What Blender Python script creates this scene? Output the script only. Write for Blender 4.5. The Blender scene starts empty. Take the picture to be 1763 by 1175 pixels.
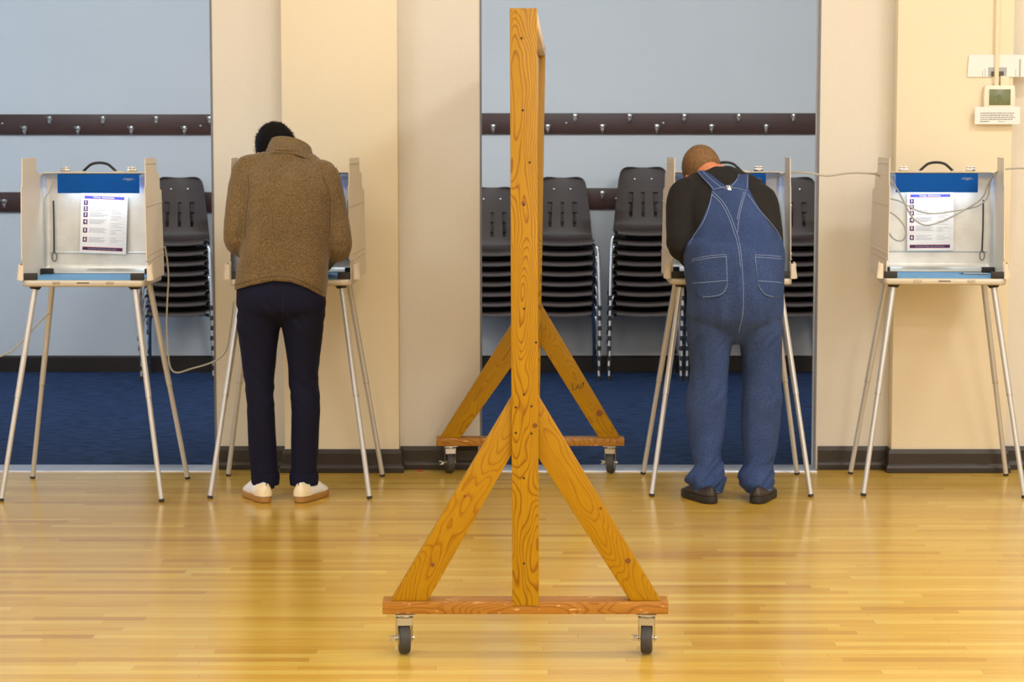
import bpy, bmesh, math, random
import numpy as np
from mathutils import Vector, Matrix, Euler, noise
from mathutils.bvhtree import BVHTree

random.seed(7)
S = bpy.context.scene
C = S.collection
R = math.radians

# ------------------------------------------------------------------ camera
FPX, CAM_H = 3900.0, 1.68
PITCH = math.atan(375.0 / FPX)
cd = bpy.data.cameras.new('camera')
cam = bpy.data.objects.new('camera', cd)
C.objects.link(cam)
cam.location = (0, 0, CAM_H)
cam.rotation_euler = (math.pi / 2 - PITCH, 0, 0)
cd.sensor_width = 36.0
cd.lens = FPX / 1763.0 * 36.0
cd.clip_end = 200
cd.dof.use_dof = True
cd.dof.focus_distance = 8.6
cd.dof.aperture_fstop = 8.0
S.camera = cam

# ------------------------------------------------------------------ world, lights, exposure
w = bpy.data.worlds.new('world')
S.world = w
w.use_nodes = True
w.node_tree.nodes['Background'].inputs[0].default_value = (0.75, 0.82, 1.0, 1)
w.node_tree.nodes['Background'].inputs[1].default_value = 0.3
S.view_settings.view_transform = 'Standard'
S.view_settings.look = 'None'
S.view_settings.gamma = 1.0
S.view_settings.use_curve_mapping = False
S.view_settings.exposure = -0.25


def area(name, loc, aim, sx, sy, energy, col):
    l = bpy.data.lights.new(name, 'AREA')
    l.shape = 'RECTANGLE'
    l.size, l.size_y, l.energy, l.color = sx, sy, energy, col
    o = bpy.data.objects.new(name, l)
    C.objects.link(o)
    o.location = loc
    o.rotation_euler = (Vector(aim) - Vector(loc)).to_track_quat('-Z', 'Y').to_euler()
    return o


WARM = (1.0, 0.995, 0.96)
COOL = (0.56, 0.75, 1.0)
for lx, lw in ((-3.2, 48), (0.6, 54), (4.2, 104)):
    for ly in (-1.8, 1.0, 3.8, 7.4):
        area('unseen_overhead_lamp', (lx, ly, 4.75), (lx, ly, 0), 1.3, 0.7, lw * {-1.8: 1.5, 1.0: 1.5, 3.8: 0.75, 7.4: 1.12}[ly], WARM)
area('window_daylight', (-5.7, 6.0, 2.5), (0, 8.2, 1.0), 4.5, 2.4, 105, COOL)
area('window_daylight', (5.7, 4.0, 2.5), (0, 8.2, 1.0), 4.5, 2.4, 45, COOL)
area('window_daylight', (-5.6, 13.2, 2.0), (0, 13.6, 1.5), 3.0, 1.9, 58, COOL)
for lx in (-2.7, 0.0, 2.2):
    area('unseen_overhead_lamp', (lx, 12.2, 2.95), (lx, 15.3, 1.75), 1.2, 0.4, 37, (0.84, 0.93, 1.0))  # unseen cool lamps, added to brighten the back wall and chair fronts


# ------------------------------------------------------------------ pixel helpers (photo 1763 x 1175)
def ray(px, py):
    a = (px - 881.5) / FPX
    b = -(py - 587.5) / FPX
    return Vector((a, math.cos(PITCH) + b * math.sin(PITCH), -math.sin(PITCH) + b * math.cos(PITCH)))


def P(px, py, Y):
    v = ray(px, py)
    return Vector((0, 0, CAM_H)) + v * (Y / v.y)


def G(px, py, z=0.0):
    v = ray(px, py)
    return Vector((0, 0, CAM_H)) + v * ((z - CAM_H) / v.z)


def XP(px, Y, py=500):
    return P(px, py, Y).x


def WP(dpx, Y):
    return dpx / FPX * Y


# ------------------------------------------------------------------ materials
def srgb(r, g, b):
    def f(c):
        c /= 255.0
        return c / 12.92 if c <= 0.04045 else ((c + 0.055) / 1.055) ** 2.4
    return (f(r), f(g), f(b), 1)


MATS = {}


def mat(name, col, rough=0.5, metal=0.0, bump=None, var=None, coat=0.0, emit=None, coord='Object', spec=0.5, sheen=0.0):
    """bump=(scale, strength, distance); var=(scale, amount, (sx,sy,sz))"""
    m = bpy.data.materials.new(name)
    m.use_nodes = True
    nt = m.node_tree
    b = nt.nodes['Principled BSDF']
    b.inputs['Base Color'].default_value = col
    b.inputs['Roughness'].default_value = rough
    b.inputs['Metallic'].default_value = metal
    b.inputs['Coat Weight'].default_value = coat
    b.inputs['Coat Roughness'].default_value = 0.15
    b.inputs['Specular IOR Level'].default_value = spec
    b.inputs['Sheen Weight'].default_value = sheen
    if emit:
        b.inputs['Emission Color'].default_value = emit[0]
        b.inputs['Emission Strength'].default_value = emit[1]
    tc = nt.nodes.new('ShaderNodeTexCoord')
    if var:
        mp = nt.nodes.new('ShaderNodeMapping')
        if len(var) > 2:
            mp.inputs['Scale'].default_value = var[2]
        nt.links.new(tc.outputs[coord], mp.inputs['Vector'])
        n = nt.nodes.new('ShaderNodeTexNoise')
        n.inputs['Scale'].default_value = var[0]
        n.inputs['Detail'].default_value = 5
        nt.links.new(mp.outputs[0], n.inputs['Vector'])
        hsv = nt.nodes.new('ShaderNodeHueSaturation')
        hsv.inputs['Color'].default_value = col
        mr = nt.nodes.new('ShaderNodeMapRange')
        mr.inputs[1].default_value = 0.3
        mr.inputs[2].default_value = 0.7
        mr.inputs[3].default_value = 1 - var[1]
        mr.inputs[4].default_value = 1 + var[1]
        nt.links.new(n.outputs['Fac'], mr.inputs[0])
        nt.links.new(mr.outputs[0], hsv.inputs['Value'])
        nt.links.new(hsv.outputs[0], b.inputs['Base Color'])
    if bump:
        n2 = nt.nodes.new('ShaderNodeTexNoise')
        n2.inputs['Scale'].default_value = bump[0]
        n2.inputs['Detail'].default_value = 3
        nt.links.new(tc.outputs[coord], n2.inputs['Vector'])
        bp = nt.nodes.new('ShaderNodeBump')
        bp.inputs['Strength'].default_value = bump[1]
        bp.inputs['Distance'].default_value = bump[2]
        nt.links.new(n2.outputs['Fac'], bp.inputs['Height'])
        nt.links.new(bp.outputs[0], b.inputs['Normal'])
    MATS[name] = m
    return m


def pine(name, light, dark, knot=True, worn=False):
    """varnished softwood, grain along local Z, growth rings off-centre so that the faces show arches"""
    m = bpy.data.materials.new(name)
    m.use_nodes = True
    nt = m.node_tree
    L = nt.links.new
    b = nt.nodes['Principled BSDF']
    tc = nt.nodes.new('ShaderNodeTexCoord')
    oi = nt.nodes.new('ShaderNodeObjectInfo')
    sh = nt.nodes.new('ShaderNodeVectorMath'); sh.operation = 'MULTIPLY_ADD'
    cr = nt.nodes.new('ShaderNodeCombineXYZ')
    L(oi.outputs['Random'], cr.inputs[2])
    sc = nt.nodes.new('ShaderNodeVectorMath'); sc.operation = 'SCALE'; sc.inputs['Scale'].default_value = 7.0
    L(cr.outputs[0], sc.inputs[0])
    ad = nt.nodes.new('ShaderNodeVectorMath'); ad.operation = 'ADD'
    L(tc.outputs['Object'], ad.inputs[0]); L(sc.outputs[0], ad.inputs[1])
    nt.nodes.remove(sh)
    mp = nt.nodes.new('ShaderNodeMapping')
    mp.inputs['Location'].default_value = (0.006, 0.11, 0)
    mp.inputs['Scale'].default_value = (1, 1, 0.055)
    L(ad.outputs[0], mp.inputs['Vector'])
    # slow wander of the pith makes the arches
    mpn = nt.nodes.new('ShaderNodeMapping'); mpn.inputs['Scale'].default_value = (1, 1, 0.36)
    L(ad.outputs[0], mpn.inputs['Vector'])
    nz = nt.nodes.new('ShaderNodeTexNoise'); nz.inputs['Scale'].default_value = 7.0; nz.inputs['Detail'].default_value = 2.2; nz.inputs['Roughness'].default_value = 0.4
    L(mpn.outputs[0], nz.inputs['Vector'])
    sub = nt.nodes.new('ShaderNodeVectorMath'); sub.operation = 'SUBTRACT'; sub.inputs[1].default_value = (0.5, 0.5, 0.5)
    L(nz.outputs['Color'], sub.inputs[0])
    sc2 = nt.nodes.new('ShaderNodeVectorMath'); sc2.operation = 'SCALE'; sc2.inputs['Scale'].default_value = 0.16
    L(sub.outputs[0], sc2.inputs[0])
    ad2 = nt.nodes.new('ShaderNodeVectorMath'); ad2.operation = 'ADD'
    L(mp.outputs[0], ad2.inputs[0]); L(sc2.outputs[0], ad2.inputs[1])
    wv = nt.nodes.new('ShaderNodeTexWave'); wv.wave_type = 'RINGS'; wv.rings_direction = 'Z'; wv.wave_profile = 'SAW'
    wv.inputs['Scale'].default_value = 56.0
    wv.inputs['Distortion'].default_value = 0.6
    L(ad2.outputs[0], wv.inputs['Vector'])
    rp = nt.nodes.new('ShaderNodeValToRGB')
    rp.color_ramp.elements[0].position = 0.0; rp.color_ramp.elements[0].color = light
    e = rp.color_ramp.elements.new(0.6); e.color = light
    e = rp.color_ramp.elements.new(0.92); e.color = dark
    rp.color_ramp.elements[-1].position = 1.0; rp.color_ramp.elements[-1].color = light
    L(wv.outputs['Fac'], rp.inputs[0])
    # fine fibre
    mp2 = nt.nodes.new('ShaderNodeMapping'); mp2.inputs['Scale'].default_value = (1, 1, 0.03)
    L(ad.outputs[0], mp2.inputs['Vector'])
    nf = nt.nodes.new('ShaderNodeTexNoise'); nf.inputs['Scale'].default_value = 400; nf.inputs['Detail'].default_value = 4
    L(mp2.outputs[0], nf.inputs['Vector'])
    hsv = nt.nodes.new('ShaderNodeHueSaturation')
    mr = nt.nodes.new('ShaderNodeMapRange'); mr.inputs[1].default_value = 0.3; mr.inputs[2].default_value = 0.7
    mr.inputs[3].default_value = 0.86; mr.inputs[4].default_value = 1.1
    L(nf.outputs['Fac'], mr.inputs[0]); L(mr.outputs[0], hsv.inputs['Value']); L(rp.outputs[0], hsv.inputs['Color'])
    out = hsv.outputs[0]
    if worn:
        mw = nt.nodes.new('ShaderNodeMapping'); mw.inputs['Scale'].default_value = (1, 1, 0.25)
        L(ad.outputs[0], mw.inputs['Vector'])
        nw = nt.nodes.new('ShaderNodeTexNoise'); nw.inputs['Scale'].default_value = 90; nw.inputs['Detail'].default_value = 6
        L(mw.outputs[0], nw.inputs['Vector'])
        nr = nt.nodes.new('ShaderNodeValToRGB')
        nr.color_ramp.elements[0].position = 0.62; nr.color_ramp.elements[0].color = (0, 0, 0, 1)
        nr.color_ramp.elements[1].position = 0.68; nr.color_ramp.elements[1].color = (1, 1, 1, 1)
        L(nw.outputs['Fac'], nr.inputs[0])
        mx = nt.nodes.new('ShaderNodeMixRGB'); mx.inputs[2].default_value = srgb(222, 178, 120)
        L(nr.outputs[0], mx.inputs[0]); L(out, mx.inputs[1]); out = mx.outputs[0]
    L(out, b.inputs['Base Color'])
    b.inputs['Roughness'].default_value = 0.42
    b.inputs['Coat Weight'].default_value = 0.08
    b.inputs['Specular IOR Level'].default_value = 0.35
    b.inputs['Coat Roughness'].default_value = 0.25
    return m


def plank_mat():
    m = bpy.data.materials.new('maple_strip')
    m.use_nodes = True
    nt = m.node_tree
    L = nt.links.new
    b = nt.nodes['Principled BSDF']
    ge = nt.nodes.new('ShaderNodeNewGeometry')
    oi = nt.nodes.new('ShaderNodeObjectInfo')
    a1 = nt.nodes.new('ShaderNodeMath'); a1.operation = 'ADD'
    L(ge.outputs['Random Per Island'], a1.inputs[0]); L(oi.outputs['Random'], a1.inputs[1])
    fr = nt.nodes.new('ShaderNodeMath'); fr.operation = 'FRACT'
    L(a1.outputs[0], fr.inputs[0])
    rp = nt.nodes.new('ShaderNodeValToRGB')
    cs = [(0.0, srgb(186, 140, 55)), (0.08, srgb(200, 157, 63)), (0.35, srgb(207, 166, 69)), (0.7, srgb(212, 174, 76)), (1.0, srgb(219, 186, 92))]
    rp.color_ramp.elements[0].color = cs[0][1]
    rp.color_ramp.elements[1].color = cs[-1][1]
    for p_, c_ in cs[1:-1]:
        e = rp.color_ramp.elements.new(p_); e.color = c_
    L(fr.outputs[0], rp.inputs[0])
    sc = nt.nodes.new('ShaderNodeVectorMath'); sc.operation = 'SCALE'
    cx = nt.nodes.new('ShaderNodeCombineXYZ'); L(fr.outputs[0], cx.inputs[0]); L(fr.outputs[0], cx.inputs[1])
    L(cx.outputs[0], sc.inputs[0]); sc.inputs['Scale'].default_value = 37.0
    ad = nt.nodes.new('ShaderNodeVectorMath'); ad.operation = 'ADD'
    L(ge.outputs['Position'], ad.inputs[0]); L(sc.outputs[0], ad.inputs[1])
    mp = nt.nodes.new('ShaderNodeMapping'); mp.inputs['Scale'].default_value = (1.0, 26, 1)
    L(ad.outputs[0], mp.inputs['Vector'])
    n = nt.nodes.new('ShaderNodeTexNoise'); n.inputs['Scale'].default_value = 3.2; n.inputs['Detail'].default_value = 6
    L(mp.outputs[0], n.inputs['Vector'])
    hsv = nt.nodes.new('ShaderNodeHueSaturation')
    mr = nt.nodes.new('ShaderNodeMapRange'); mr.inputs[1].default_value = 0.25; mr.inputs[2].default_value = 0.75
    mr.inputs[3].default_value = 0.87; mr.inputs[4].default_value = 1.1
    L(n.outputs['Fac'], mr.inputs[0]); L(mr.outputs[0], hsv.inputs['Value']); L(rp.outputs[0], hsv.inputs['Color'])
    # dark mineral streaks
    mp2 = nt.nodes.new('ShaderNodeMapping'); mp2.inputs['Scale'].default_value = (3.0, 60, 1)
    L(ad.outputs[0], mp2.inputs['Vector'])
    n2 = nt.nodes.new('ShaderNodeTexNoise'); n2.inputs['Scale'].default_value = 1.6; n2.inputs['Detail'].default_value = 3
    L(mp2.outputs[0], n2.inputs['Vector'])
    r2 = nt.nodes.new('ShaderNodeValToRGB')
    r2.color_ramp.elements[0].position = 0.70; r2.color_ramp.elements[0].color = (0, 0, 0, 1)
    r2.color_ramp.elements[1].position = 0.78; r2.color_ramp.elements[1].color = (1, 1, 1, 1)
    L(n2.outputs['Fac'], r2.inputs[0])
    mx = nt.nodes.new('ShaderNodeMixRGB'); mx.inputs[2].default_value = srgb(165, 104, 48)
    mm = nt.nodes.new('ShaderNodeMath'); mm.operation = 'MULTIPLY'; mm.inputs[1].default_value = 0.55
    L(r2.outputs[0], mm.inputs[0]); L(mm.outputs[0], mx.inputs[0]); L(hsv.outputs[0], mx.inputs[1])
    L(mx.outputs[0], b.inputs['Base Color'])
    b.inputs['Roughness'].default_value = 0.2
    b.inputs['Specular IOR Level'].default_value = 0.65
    nb = nt.nodes.new('ShaderNodeTexNoise'); nb.inputs['Scale'].default_value = 9
    L(ge.outputs['Position'], nb.inputs['Vector'])
    bp = nt.nodes.new('ShaderNodeBump'); bp.inputs['Strength'].default_value = 0.025; bp.inputs['Distance'].default_value = 0.01
    L(nb.outputs['Fac'], bp.inputs['Height']); L(bp.outputs[0], b.inputs['Normal'])
    return m


M_plank = plank_mat()
M_post = pine('varnished_pine', srgb(178, 132, 2), srgb(138, 82, 0))
M_brace = pine('varnished_pine_brace', srgb(176, 130, 2), srgb(155, 100, 0))
M_base = pine('varnished_pine_worn', srgb(174, 118, 40), srgb(142, 86, 20), worn=True)
M_rail_pale = pine('pale_pine', srgb(236, 214, 182), srgb(214, 184, 146))
M_wall = mat('painted_plaster_grey_beige', srgb(228, 222, 212), 0.75, bump=(130, 0.25, 0.004), var=(1.5, 0.02))
M_pil = mat('painted_plaster_cream', srgb(241, 228, 202), 0.7, bump=(110, 0.22, 0.004), var=(1.5, 0.015))
M_bwall = mat('painted_plaster_pale_blue', srgb(213, 216, 218), 0.8, bump=(120, 0.3, 0.004), var=(1.2, 0.02))
M_white = mat('ceiling_white', srgb(238, 232, 222), 0.8)
M_carpet = mat('blue_carpet', srgb(48, 66, 100), 0.95, bump=(160, 0.8, 0.01), var=(15, 0.45, (0.7, 1.8, 1)), spec=0.1)
M_basebd = mat('baseboard_brown', srgb(42, 33, 28), 0.4, var=(6, 0.1))
M_railbr = mat('rail_brown', srgb(68, 41, 36), 0.45, var=(5, 0.12, (0.4, 1, 4)))
M_alu = mat('threshold_aluminium', srgb(205, 210, 222), 0.35, 0.85)
M_dark = mat('subfloor_dark', srgb(96, 66, 36), 0.8)
M_jamb = mat('jamb_trim_grey', srgb(120, 122, 132), 0.5, 0.2)
M_chrome = mat('chrome', srgb(205, 207, 212), 0.16, 1.0)
M_steel = mat('zinc_steel', srgb(190, 190, 188), 0.32, 1.0)
M_rubber = mat('black_rubber', srgb(42, 40, 40), 0.6)
M_wheel = mat('grey_rubber_tread', srgb(62, 60, 60), 0.6)
M_chair = mat('brown_polypropylene', srgb(62, 50, 46), 0.45, bump=(300, 0.2, 0.002))
M_rivet = mat('rivet_steel', srgb(200, 200, 200), 0.3, 1.0)
M_leg = mat('anodised_leg', srgb(204, 204, 206), 0.36, 0.5)
M_tray = mat('tray_champagne', srgb(204, 196, 182), 0.4, 0.4)
M_lid = mat('galvanised_sheet', srgb(214, 216, 214), 0.36, 0.45, var=(16, 0.08), bump=(25, 0.08, 0.004))
M_bluemat = mat('blue_writing_mat', srgb(88, 158, 214), 0.5)
M_val = mat('blue_valance', srgb(0, 84, 172), 0.7, spec=0.2)
M_panel = mat('cream_plastic_panel', srgb(228, 216, 198), 0.45, var=(3, 0.03))
M_tube = mat('lamp_tube', (1, 1, 1, 1), 0.4, emit=((0.78, 0.92, 1.0, 1), 5.0))
M_black = mat('black_plastic', srgb(28, 27, 27), 0.45)
M_cord = mat('grey_cord', srgb(176, 174, 166), 0.5)
M_paper = mat('white_paper', srgb(240, 240, 242), 0.7)
M_navy = mat('print_navy', srgb(40, 42, 96), 0.7)
M_blueink = mat('print_blue', srgb(38, 66, 172), 0.7)
M_red = mat('print_red', srgb(196, 60, 84), 0.7)
M_wink = mat('print_white', srgb(245, 245, 245), 0.7)
M_gink = mat('print_grey', srgb(176, 180, 190), 0.7)
M_dink = mat('print_dark', srgb(92, 84, 80), 0.7)
M_plum = mat('print_plum', srgb(58, 40, 88), 0.7)
M_thermo = mat('thermostat_white', srgb(246, 236, 220), 0.4)
M_lcd = mat('thermostat_lcd', srgb(112, 122, 88), 0.25, var=(60, 0.1))
M_lcdink = mat('lcd_ink', srgb(70, 80, 56), 0.4)
M_skin1 = mat('skin_tan', srgb(214, 150, 118), 0.5, var=(40, 0.06))
M_skin2 = mat('skin_ruddy', srgb(222, 142, 104), 0.5, var=(60, 0.12), bump=(220, 0.3, 0.002))
M_hair1 = mat('hair_black', srgb(14, 11, 11), 0.7, var=(120, 0.3), spec=0.15)
M_hair2 = mat('hair_cropped_brown', srgb(134, 98, 62), 0.7, var=(150, 0.4, (1, 1, 0.5)), bump=(500, 0.6, 0.004))
M_eye = mat('eye_white', srgb(235, 230, 225), 0.3)
M_fleece = None
M_jeans1 = mat('navy_cotton', srgb(14, 16, 42), 0.8, bump=(420, 0.3, 0.002), var=(5, 0.15), spec=0.25)
M_sock = mat('navy_sock', srgb(24, 32, 58), 0.9)
M_shoe1 = mat('white_leather', srgb(240, 238, 238), 0.45)
M_heeltan = mat('cream_heel_leather', srgb(244, 226, 190), 0.45)
M_gum = mat('gum_sole', srgb(176, 128, 62), 0.6)
M_shirt2 = mat('black_cotton', srgb(22, 21, 22), 0.9, bump=(60, 0.25, 0.006))
M_denim = None
M_stitch = mat('stitch_pale', srgb(150, 168, 204), 0.8)
M_shoe2 = mat('brown_black_leather', srgb(50, 42, 38), 0.45)
M_sole2 = mat('dark_sole', srgb(34, 30, 28), 0.6)
M_ink = mat('marker_ink', srgb(50, 34, 20), 0.7)


def two_noise(name, c1, c2, scale, bscale, bstr, rough=0.9, sheen=0.0, stretch=(1, 1, 1), lowamt=0.12):
    m = bpy.data.materials.new(name)
    m.use_nodes = True
    nt = m.node_tree
    L = nt.links.new
    b = nt.nodes['Principled BSDF']
    b.inputs['Roughness'].default_value = rough
    b.inputs['Sheen Weight'].default_value = sheen
    b.inputs['Specular IOR Level'].default_value = 0.2
    tc = nt.nodes.new('ShaderNodeTexCoord')
    mp = nt.nodes.new('ShaderNodeMapping'); mp.inputs['Scale'].default_value = stretch
    L(tc.outputs['Object'], mp.inputs[0])
    n = nt.nodes.new('ShaderNodeTexNoise'); n.inputs['Scale'].default_value = scale; n.inputs['Detail'].default_value = 4; n.inputs['Roughness'].default_value = 0.7
    L(mp.outputs[0], n.inputs['Vector'])
    rp = nt.nodes.new('ShaderNodeValToRGB')
    rp.color_ramp.elements[0].position = 0.36; rp.color_ramp.elements[0].color = c1
    rp.color_ramp.elements[1].position = 0.64; rp.color_ramp.elements[1].color = c2
    L(n.outputs['Fac'], rp.inputs[0])
    n3 = nt.nodes.new('ShaderNodeTexNoise'); n3.inputs['Scale'].default_value = 7; n3.inputs['Detail'].default_value = 3
    L(tc.outputs['Object'], n3.inputs['Vector'])
    mr = nt.nodes.new('ShaderNodeMapRange'); mr.inputs[1].default_value = .3; mr.inputs[2].default_value = .7
    mr.inputs[3].default_value = 1 - lowamt; mr.inputs[4].default_value = 1 + lowamt
    L(n3.outputs['Fac'], mr.inputs[0])
    hsv = nt.nodes.new('ShaderNodeHueSaturation')
    L(mr.outputs[0], hsv.inputs['Value']); L(rp.outputs[0], hsv.inputs['Color'])
    L(hsv.outputs[0], b.inputs['Base Color'])
    nb = nt.nodes.new('ShaderNodeTexNoise'); nb.inputs['Scale'].default_value = bscale
    L(tc.outputs['Object'], nb.inputs['Vector'])
    bp = nt.nodes.new('ShaderNodeBump'); bp.inputs['Strength'].default_value = bstr; bp.inputs['Distance'].default_value = 0.004
    L(nb.outputs['Fac'], bp.inputs['Height']); L(bp.outputs[0], b.inputs['Normal'])
    return m


M_fleece = two_noise('brown_heather_fleece', srgb(84, 66, 40), srgb(136, 112, 76), 190, 260, 0.6, sheen=0.25)
M_denim = two_noise('washed_denim', srgb(42, 58, 100), srgb(70, 91, 140), 330, 420, 0.4, stretch=(1, 1, 0.5), lowamt=0.16)


# ------------------------------------------------------------------ object helpers
def link(name, me, m=None, parent=None):
    o = bpy.data.objects.new(name, me)
    C.objects.link(o)
    if m is not None and me is not None and len(me.materials) == 0:
        me.materials.append(m)
    if parent is not None:
        o.parent = parent
    return o


def tag(o, label, cat, group=None, kind=None):
    if label:
        o['label'] = label
    if cat:
        o['category'] = cat
    if group:
        o['group'] = group
    if kind:
        o['kind'] = kind
    return o


def thing(name, label, cat, loc=(0, 0, 0), rotz=0.0, group=None):
    o = bpy.data.objects.new(name, None)
    C.objects.link(o)
    o.empty_display_size = 0.1
    o.location = loc
    o.rotation_euler = (0, 0, rotz)
    return tag(o, label, cat, group)


def struct(o, label=None):
    o['kind'] = 'structure'
    if label:
        o['label'] = label
    return o


def dup(o, parent=None):
    c = o.copy()
    C.objects.link(c)
    if parent is not None:
        c.parent = parent
    for ch in o.children:
        dup(ch, c)
    return c


def bm_box(bm, c, s, rot=None):
    """axis box centre c size s, optional Matrix rot (3x3)"""
    vs = []
    for dx in (-.5, .5):
        for dy in (-.5, .5):
            for dz in (-.5, .5):
                v = Vector((dx * s[0], dy * s[1], dz * s[2]))
                if rot is not None:
                    v = rot @ v
                vs.append(bm.verts.new(v + Vector(c)))
    for f in ((0, 1, 3, 2), (4, 6, 7, 5), (0, 4, 5, 1), (2, 3, 7, 6), (0, 2, 6, 4), (1, 5, 7, 3)):
        bm.faces.new([vs[i] for i in f])
    return vs


def solidify(bm, thickness):
    bm.normal_update()
    bmesh.ops.solidify(bm, geom=bm.faces[:], thickness=thickness)


def mesh_of(bm, smooth=False, bevel=0.0, seg=2):
    bmesh.ops.recalc_face_normals(bm, faces=bm.faces)
    if bevel > 0:
        es = [e for e in bm.edges if len(e.link_faces) == 2 and e.calc_face_angle(0) > 0.5]
        bmesh.ops.bevel(bm, geom=es, offset=bevel, segments=seg, affect='EDGES', profile=0.5)
    if smooth:
        for f in bm.faces:
            f.smooth = True
        for e in bm.edges:
            if len(e.link_faces) == 2 and e.calc_face_angle(0) > 0.7:
                e.smooth = False
    me = bpy.data.meshes.new('m')
    bm.to_mesh(me)
    bm.free()
    return me


def box(name, c, s, m, parent=None, bevel=0.0, rot=None, seg=2):
    bm = bmesh.new()
    bm_box(bm, c, s, rot)
    return link(name, mesh_of(bm, bevel > 0, bevel, seg), m, parent)


def box2(name, a, b, m, parent=None, bevel=0.0):
    c = [(a[i] + b[i]) / 2 for i in range(3)]
    s = [abs(b[i] - a[i]) for i in range(3)]
    return box(name, c, s, m, parent, bevel)


def frame_of(t, ref=None):
    t = t.normalized()
    ref = ref or (Vector((0, 0, 1)) if abs(t.z) < 0.9 else Vector((0, 1, 0)))
    x = ref.cross(t).normalized()
    y = t.cross(x).normalized()
    return x, y


def bm_tube(bm, pts, rad, n=10, cap=True, ref=None):
    pts = [Vector(p) for p in pts]
    if not hasattr(rad, '__len__'):
        rad = [rad] * len(pts)
    rings = []
    px = None
    for i, p in enumerate(pts):
        if i == 0:
            t = pts[1] - p
        elif i == len(pts) - 1:
            t = p - pts[i - 1]
        else:
            t = (pts[i + 1] - p).normalized() + (p - pts[i - 1]).normalized()
        if px is None:
            x, y = frame_of(t, ref)
        else:
            tn = t.normalized()
            x = (px - tn * px.dot(tn)).normalized()
            y = tn.cross(x).normalized()
        px = x
        r = rad[i]
        rx, ry = r if hasattr(r, '__len__') else (r, r)
        rings.append([bm.verts.new(p + x * (rx * math.cos(2 * math.pi * k / n)) + y * (ry * math.sin(2 * math.pi * k / n))) for k in range(n)])
    for a, b in zip(rings, rings[1:]):
        for k in range(n):
            bm.faces.new((a[k], a[(k + 1) % n], b[(k + 1) % n], b[k]))
    if cap:
        bm.faces.new(rings[0][::-1])
        bm.faces.new(rings[-1])
    return rings


def tube(name, pts, rad, m, parent=None, n=10):
    bm = bmesh.new()
    bm_tube(bm, pts, rad, n)
    return link(name, mesh_of(bm, True), m, parent)


def catmull(pts, k=8):
    pts = [Vector(p) for p in pts]
    out = []
    for i in range(len(pts) - 1):
        p0 = pts[max(i - 1, 0)]; p1 = pts[i]; p2 = pts[i + 1]; p3 = pts[min(i + 2, len(pts) - 1)]
        for j in range(k):
            t = j / k
            out.append(0.5 * ((2 * p1) + (p2 - p0) * t + (2 * p0 - 5 * p1 + 4 * p2 - p3) * t * t + (3 * p1 - p0 - 3 * p2 + p3) * t ** 3))
    out.append(pts[-1])
    return out


def cylinder(bm, a, b, r, n=20):
    bm_tube(bm, [a, b], r, n)


def lathe(bm, prof, c, axis='Z', n=24):
    """prof list of (r, h)"""
    rings = []
    for r, h in prof:
        ring = []
        for k in range(n):
            a = 2 * math.pi * k / n
            if axis == 'Z':
                v = Vector((r * math.cos(a), r * math.sin(a), h))
            elif axis == 'X':
                v = Vector((h, r * math.cos(a), r * math.sin(a)))
            else:
                v = Vector((r * math.cos(a), h, r * math.sin(a)))
            ring.append(bm.verts.new(v + Vector(c)))
        rings.append(ring)
    for a, b in zip(rings, rings[1:]):
        for k in range(n):
            bm.faces.new((a[k], a[(k + 1) % n], b[(k + 1) % n], b[k]))
    bm.faces.new(rings[0][::-1]); bm.faces.new(rings[-1])


def prism(bm, poly, a, b, axes='XZ'):
    """extrude 2D polygon (list of (u,v)) between offsets a and b along the third axis"""
    def mk(u, v, w_):
        return {'XZ': (u, w_, v), 'YZ': (w_, u, v), 'XY': (u, v, w_)}[axes]
    f0 = [bm.verts.new(mk(u, v, a)) for u, v in poly]
    f1 = [bm.verts.new(mk(u, v, b)) for u, v in poly]
    n = len(poly)
    bm.faces.new(f0[::-1]); bm.faces.new(f1)
    for i in range(n):
        bm.faces.new((f0[i], f0[(i + 1) % n], f1[(i + 1) % n], f1[i]))


def text_mesh(body, size, depth=0.0003, width=None, bold=0.0):
    cu = bpy.data.curves.new('t', 'FONT')
    cu.body = body
    cu.size = size
    cu.align_x = 'CENTER'
    cu.align_y = 'CENTER'
    cu.extrude = depth
    cu.offset = bold
    cu.resolution_u = 2
    o = bpy.data.objects.new('t', cu)
    C.objects.link(o)
    dg = bpy.context.evaluated_depsgraph_get()
    me = bpy.data.meshes.new_from_object(o.evaluated_get(dg))
    bpy.data.objects.remove(o)
    bpy.data.curves.remove(cu)
    me.materials.clear()
    if width:
        xs = [v.co.x for v in me.vertices]
        k = width / max(max(xs) - min(xs), 1e-6)
        for v in me.vertices:
            v.co.x *= k
    for v in me.vertices:
        v.co = Vector((v.co.x, -v.co.z, v.co.y))
    return me


# ------------------------------------------------------------------ STRUCTURE
YW = 10.95            # face of the wall with the two openings
YT = 11.09            # its far side
YP = 10.845           # pilaster face
YB = 15.32            # rear wall of the carpeted room
HALL_Z, BACK_Z = 4.8, 3.1
OPEN_Z = 2.85

op_mid = (XP(827, YW), XP(1407, YW))
ow = op_mid[1] - op_mid[0]
op_left = (XP(369.5, YW) - ow, XP(369.5, YW))
pier = op_mid[0] - op_left[1]
op_right = (op_mid[1] + pier, op_mid[1] + pier + ow)
XL, XR = -6.0, 6.0

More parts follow.
